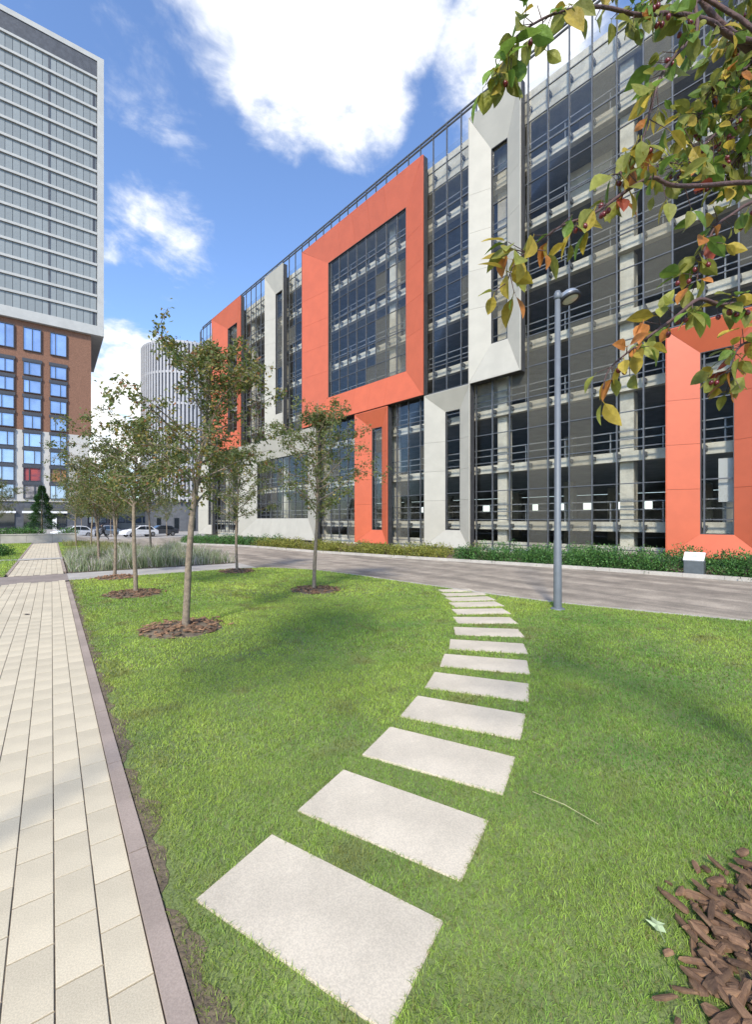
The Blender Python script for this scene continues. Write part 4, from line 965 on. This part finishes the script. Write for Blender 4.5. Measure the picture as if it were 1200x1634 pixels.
# ================================================================ fallen leaves
def maple(name, label, x, y, z, s, rz, mt):
    pts = []
    for k in range(10):
        a = k * math.pi / 5; r = (1 if k % 2 == 0 else .42) * (.75 if k in (4, 6) else 1); pts.append((r * math.cos(a) * s, r * math.sin(a) * s))
    mb = MB(); mb.v.append((0, 0, .012)); mb.v += [(p[0], p[1], .004 + .018 * ((i * 37) % 5) / 5) for i, p in enumerate(pts)]
    for i in range(10): mb.f.append((0, 1 + i, 1 + (i + 1) % 10))
    mb.tube([(-s * .4, 0, .006), (-s * 1.5, .01, .01)], [.0016, .001], 4, False)
    o = mb.build(name, mt); o.location = (x, y, z); o.rotation_euler = (.12, -.08, rz); tag(o, label, 'leaf')
mat('leaf_pale', (.36, .44, .24), .6, .15, 30, .2, 60); mat('leaf_brown', (.10, .075, .055), .8, .3, 30, .3, 60)
q = at(1048, 1495, F * CAMH / (1495 - Y0)); maple('fallen_leaf', 'pale green lobed leaf fallen on the grass beside the bark chips', q.x, q.y, .04, .045, .9, 'leaf_pale')
q = at(42, 981, F * CAMH / (981 - Y0)); maple('fallen_leaf', 'dry brown leaf fallen on the footpath pavers', q.x, q.y, .004, .07, 2.2, 'leaf_brown')

mb = MB(); a_, b_ = at(850, 1272, F * CAMH / (1272 - Y0)), at(955, 1325, F * CAMH / (1325 - Y0)); mb.tube([a_ + Vector((0, 0, .036)), a_.lerp(b_, .5) + Vector((.01, 0, .046)), b_ + Vector((0, 0, .036))], [.0016, .0022, .0012], 5)
mat('straw', (.45, .42, .22), .7, .15, 40); tag(mb.build('dry_stalk', 'straw'), 'long thin pale straw stalk lying on the grass right of the stepping stones', 'stalk')

# ================================================================ cars and runner
def car(x, y, rz, body, label):
    root = empty('parked_car', (x, y, -.56), rz); tag(root, label, 'car', 'cars parked on the plaza')
    prof = [(-2.15, .30), (-2.2, .62), (-2.12, .86), (-1.85, .95), (-1.25, 1.38), (-.55, 1.47), (.25, 1.44), (1.0, 1.0), (1.85, .86), (2.15, .66), (2.18, .32)]
    bm = bmesh.new(); nP = len(prof); ring = []
    for yy, k in ((-.84, .94), (-.78, 1.0), (.78, 1.0), (.84, .94)):
        ring.append([bm.verts.new((px * (1 if k == 1 else .99), yy * (.86 if pz > 1.2 else 1), .25 + (pz - .25) * k)) for px, pz in prof])
    for a, b in zip(ring, ring[1:]):
        for i in range(nP): j = (i + 1) % nP; bm.faces.new((a[i], a[j], b[j], b[i]))
    bm.faces.new(ring[0][::-1]); bm.faces.new(ring[-1]); bmesh.ops.recalc_face_normals(bm, faces=bm.faces[:]); me = bpy.data.meshes.new('body'); bm.to_mesh(me); bm.free(); me.materials.append(M[body]); bo = inst('body', me, root); bv = bo.modifiers.new('bevel', 'BEVEL'); bv.width = .05; bv.segments = 2
    for s in (-1, 1):
        for wpts in ([(-1.55, .96), (-1.2, 1.30), (-.5, 1.39), (-.45, .96)], [(-.38, .96), (-.43, 1.39), (.2, 1.37), (.85, .98)]):
            mb = MB(); mb.plate([(a, s * (.845 if b < 1.1 else .735), b) for a, b in wpts], (0, -.02 * s, 0)); mb.build('side_window', 'car_glass', root)
        mb = MB(); mb.box(2.12, 2.2, s * .55 - .18, s * .55 + .18, .6, .75); mb.build('headlight', 'head_lamp', root)
        mb = MB(); mb.box(-2.22, -2.14, s * .6 - .15, s * .6 + .15, .66, .82); mb.build('tail_light', 'tail_lamp', root)
        for xx in (-1.35, 1.35):
            ax = Matrix.Rotation(R(90), 3, 'X'); mb = MB(); mb.lathe([(.20, -.1), (.31, -.1), (.325, -.06), (.325, .06), (.31, .1), (.20, .1)], (xx, s * .76, .325), 20, ax); w_ = mb.build('wheel', 'tyre', root, True)
            mb = MB(); mb.lathe([(.001, -.085), (.2, -.09), (.2, .09), (.001, .085)], (xx, s * .76, .325), 16, ax); mb.build('rim', 'rim', w_)
    mb = MB(); mb.poly([(.30, -.62, 1.425), (.30, .62, 1.425), (.98, .74, 1.03), (.98, -.74, 1.03)][::-1]); mb.v = [(a + .02, b, c + .012) for a, b, c in mb.v]; mb.build('windscreen', 'car_glass', root)
    mb = MB(); mb.poly([(-1.28, -.62, 1.36), (-1.28, .62, 1.36), (-1.8, .72, .99), (-1.8, -.72, .99)]); mb.v = [(a - .02, b, c + .014) for a, b, c in mb.v]; mb.build('rear_window', 'car_glass', root)
car(2.2, 66.5, R(205), 'car_white', 'white hatchback parked behind the running person')
car(5.5, 69.0, R(215), 'car_silver', 'silver hatchback parked beside the white one near the plaza trees')
car(9.3, 64.5, R(200), 'car_white', 'white hatchback parked in front of the pinkish house')
car(12.2, 66.5, R(190), 'car_dark', 'dark hatchback parked by the ribbed block')

def person():
    p0 = at(165, 861, 47.0); root = empty('person', (p0.x, p0.y, -.57), R(150)); tag(root, 'person in dark clothes striding across the plaza with a dark backpack', 'person')
    J = {'pel': (0, 0, .92), 'spine': (.03, 0, 1.12), 'chest': (.07, 0, 1.33), 'neck': (.10, 0, 1.47), 'head': (.12, 0, 1.58), 'top': (.12, 0, 1.70),
         'shL': (.07, .17, 1.38), 'elL': (-.10, .21, 1.16), 'wrL': (.06, .20, .99), 'haL': (.11, .19, .95), 'shR': (.07, -.17, 1.38), 'elR': (.16, -.22, 1.14), 'wrR': (.33, -.18, 1.20), 'haR': (.39, -.17, 1.24),
         'hipL': (0, .09, .88), 'knL': (.30, .10, .58), 'anL': (.44, .10, .12), 'toL': (.58, .10, .05), 'hipR': (0, -.09, .88), 'knR': (-.14, -.10, .50), 'anR': (-.48, -.10, .24), 'toR': (-.47, -.10, .08)}
    E = [('pel', 'spine'), ('spine', 'chest'), ('chest', 'neck'), ('neck', 'head'), ('head', 'top'), ('chest', 'shL'), ('shL', 'elL'), ('elL', 'wrL'), ('wrL', 'haL'), ('chest', 'shR'), ('shR', 'elR'), ('elR', 'wrR'), ('wrR', 'haR'),
         ('pel', 'hipL'), ('hipL', 'knL'), ('knL', 'anL'), ('anL', 'toL'), ('pel', 'hipR'), ('hipR', 'knR'), ('knR', 'anR'), ('anR', 'toR')]
    RAD = {'pel': .15, 'spine': .14, 'chest': .16, 'neck': .06, 'head': .095, 'top': .07, 'shL': .075, 'elL': .05, 'wrL': .038, 'haL': .035, 'hipL': .10, 'knL': .065, 'anL': .045, 'toL': .04}
    names = list(J); me = bpy.data.meshes.new('body'); me.from_pydata([J[k] for k in names], [(names.index(a), names.index(b)) for a, b in E], []); me.update(); o = inst('body', me, root); o.data.materials.append(M['cloth_dark'])
    sk = o.modifiers.new('skin', 'SKIN'); 
    if not me.skin_vertices: 
        bpy.context.view_layer.objects.active = o
    for i, k in enumerate(names):
        r = RAD.get(k, RAD.get(k[:-1] + 'L', .05)); me.skin_vertices[0].data[i].radius = (r, r); me.skin_vertices[0].data[i].use_root = (k == 'pel')
    o.modifiers.new('sub', 'SUBSURF').levels = 1
    mb = MB(); mb.lathe([(.001, .115), (.06, .105), (.095, .06), (.102, .0), (.09, -.03)], (.105, 0, 1.63), 14); mb.build('hair', 'hair_dark', root, True)
    mb = MB(); mb.lathe([(.001, -.10), (.05, -.085), (.078, -.03), (.082, .02), (.06, .06)], (.155, 0, 1.60), 12); mb.build('face', 'skin', root, True)
    mb = MB(); mb.box(-.20, -.06, -.14, .14, 1.08, 1.44); mb.build('backpack', 'cloth_blue', root, bevel=.04)
    for s, k in ((1, 'haL'), (-1, 'haR')):
        h_ = Vector(J[k]); mb = MB()
        for f in range(4): mb.tube([h_ + Vector((.0, (f - 1.5) * .016, -.0)), h_ + Vector((.05, (f - 1.5) * .016, -.02)), h_ + Vector((.06 + .004 * f, (f - 1.5) * .015, -.055))], [.009, .008, .006], 5)
        mb.tube([h_ + Vector((-.02, .02 * s, .0)), h_ + Vector((.03, .045 * s, .01))], [.01, .007], 5); mb.build('fingers', 'skin', root)
person()
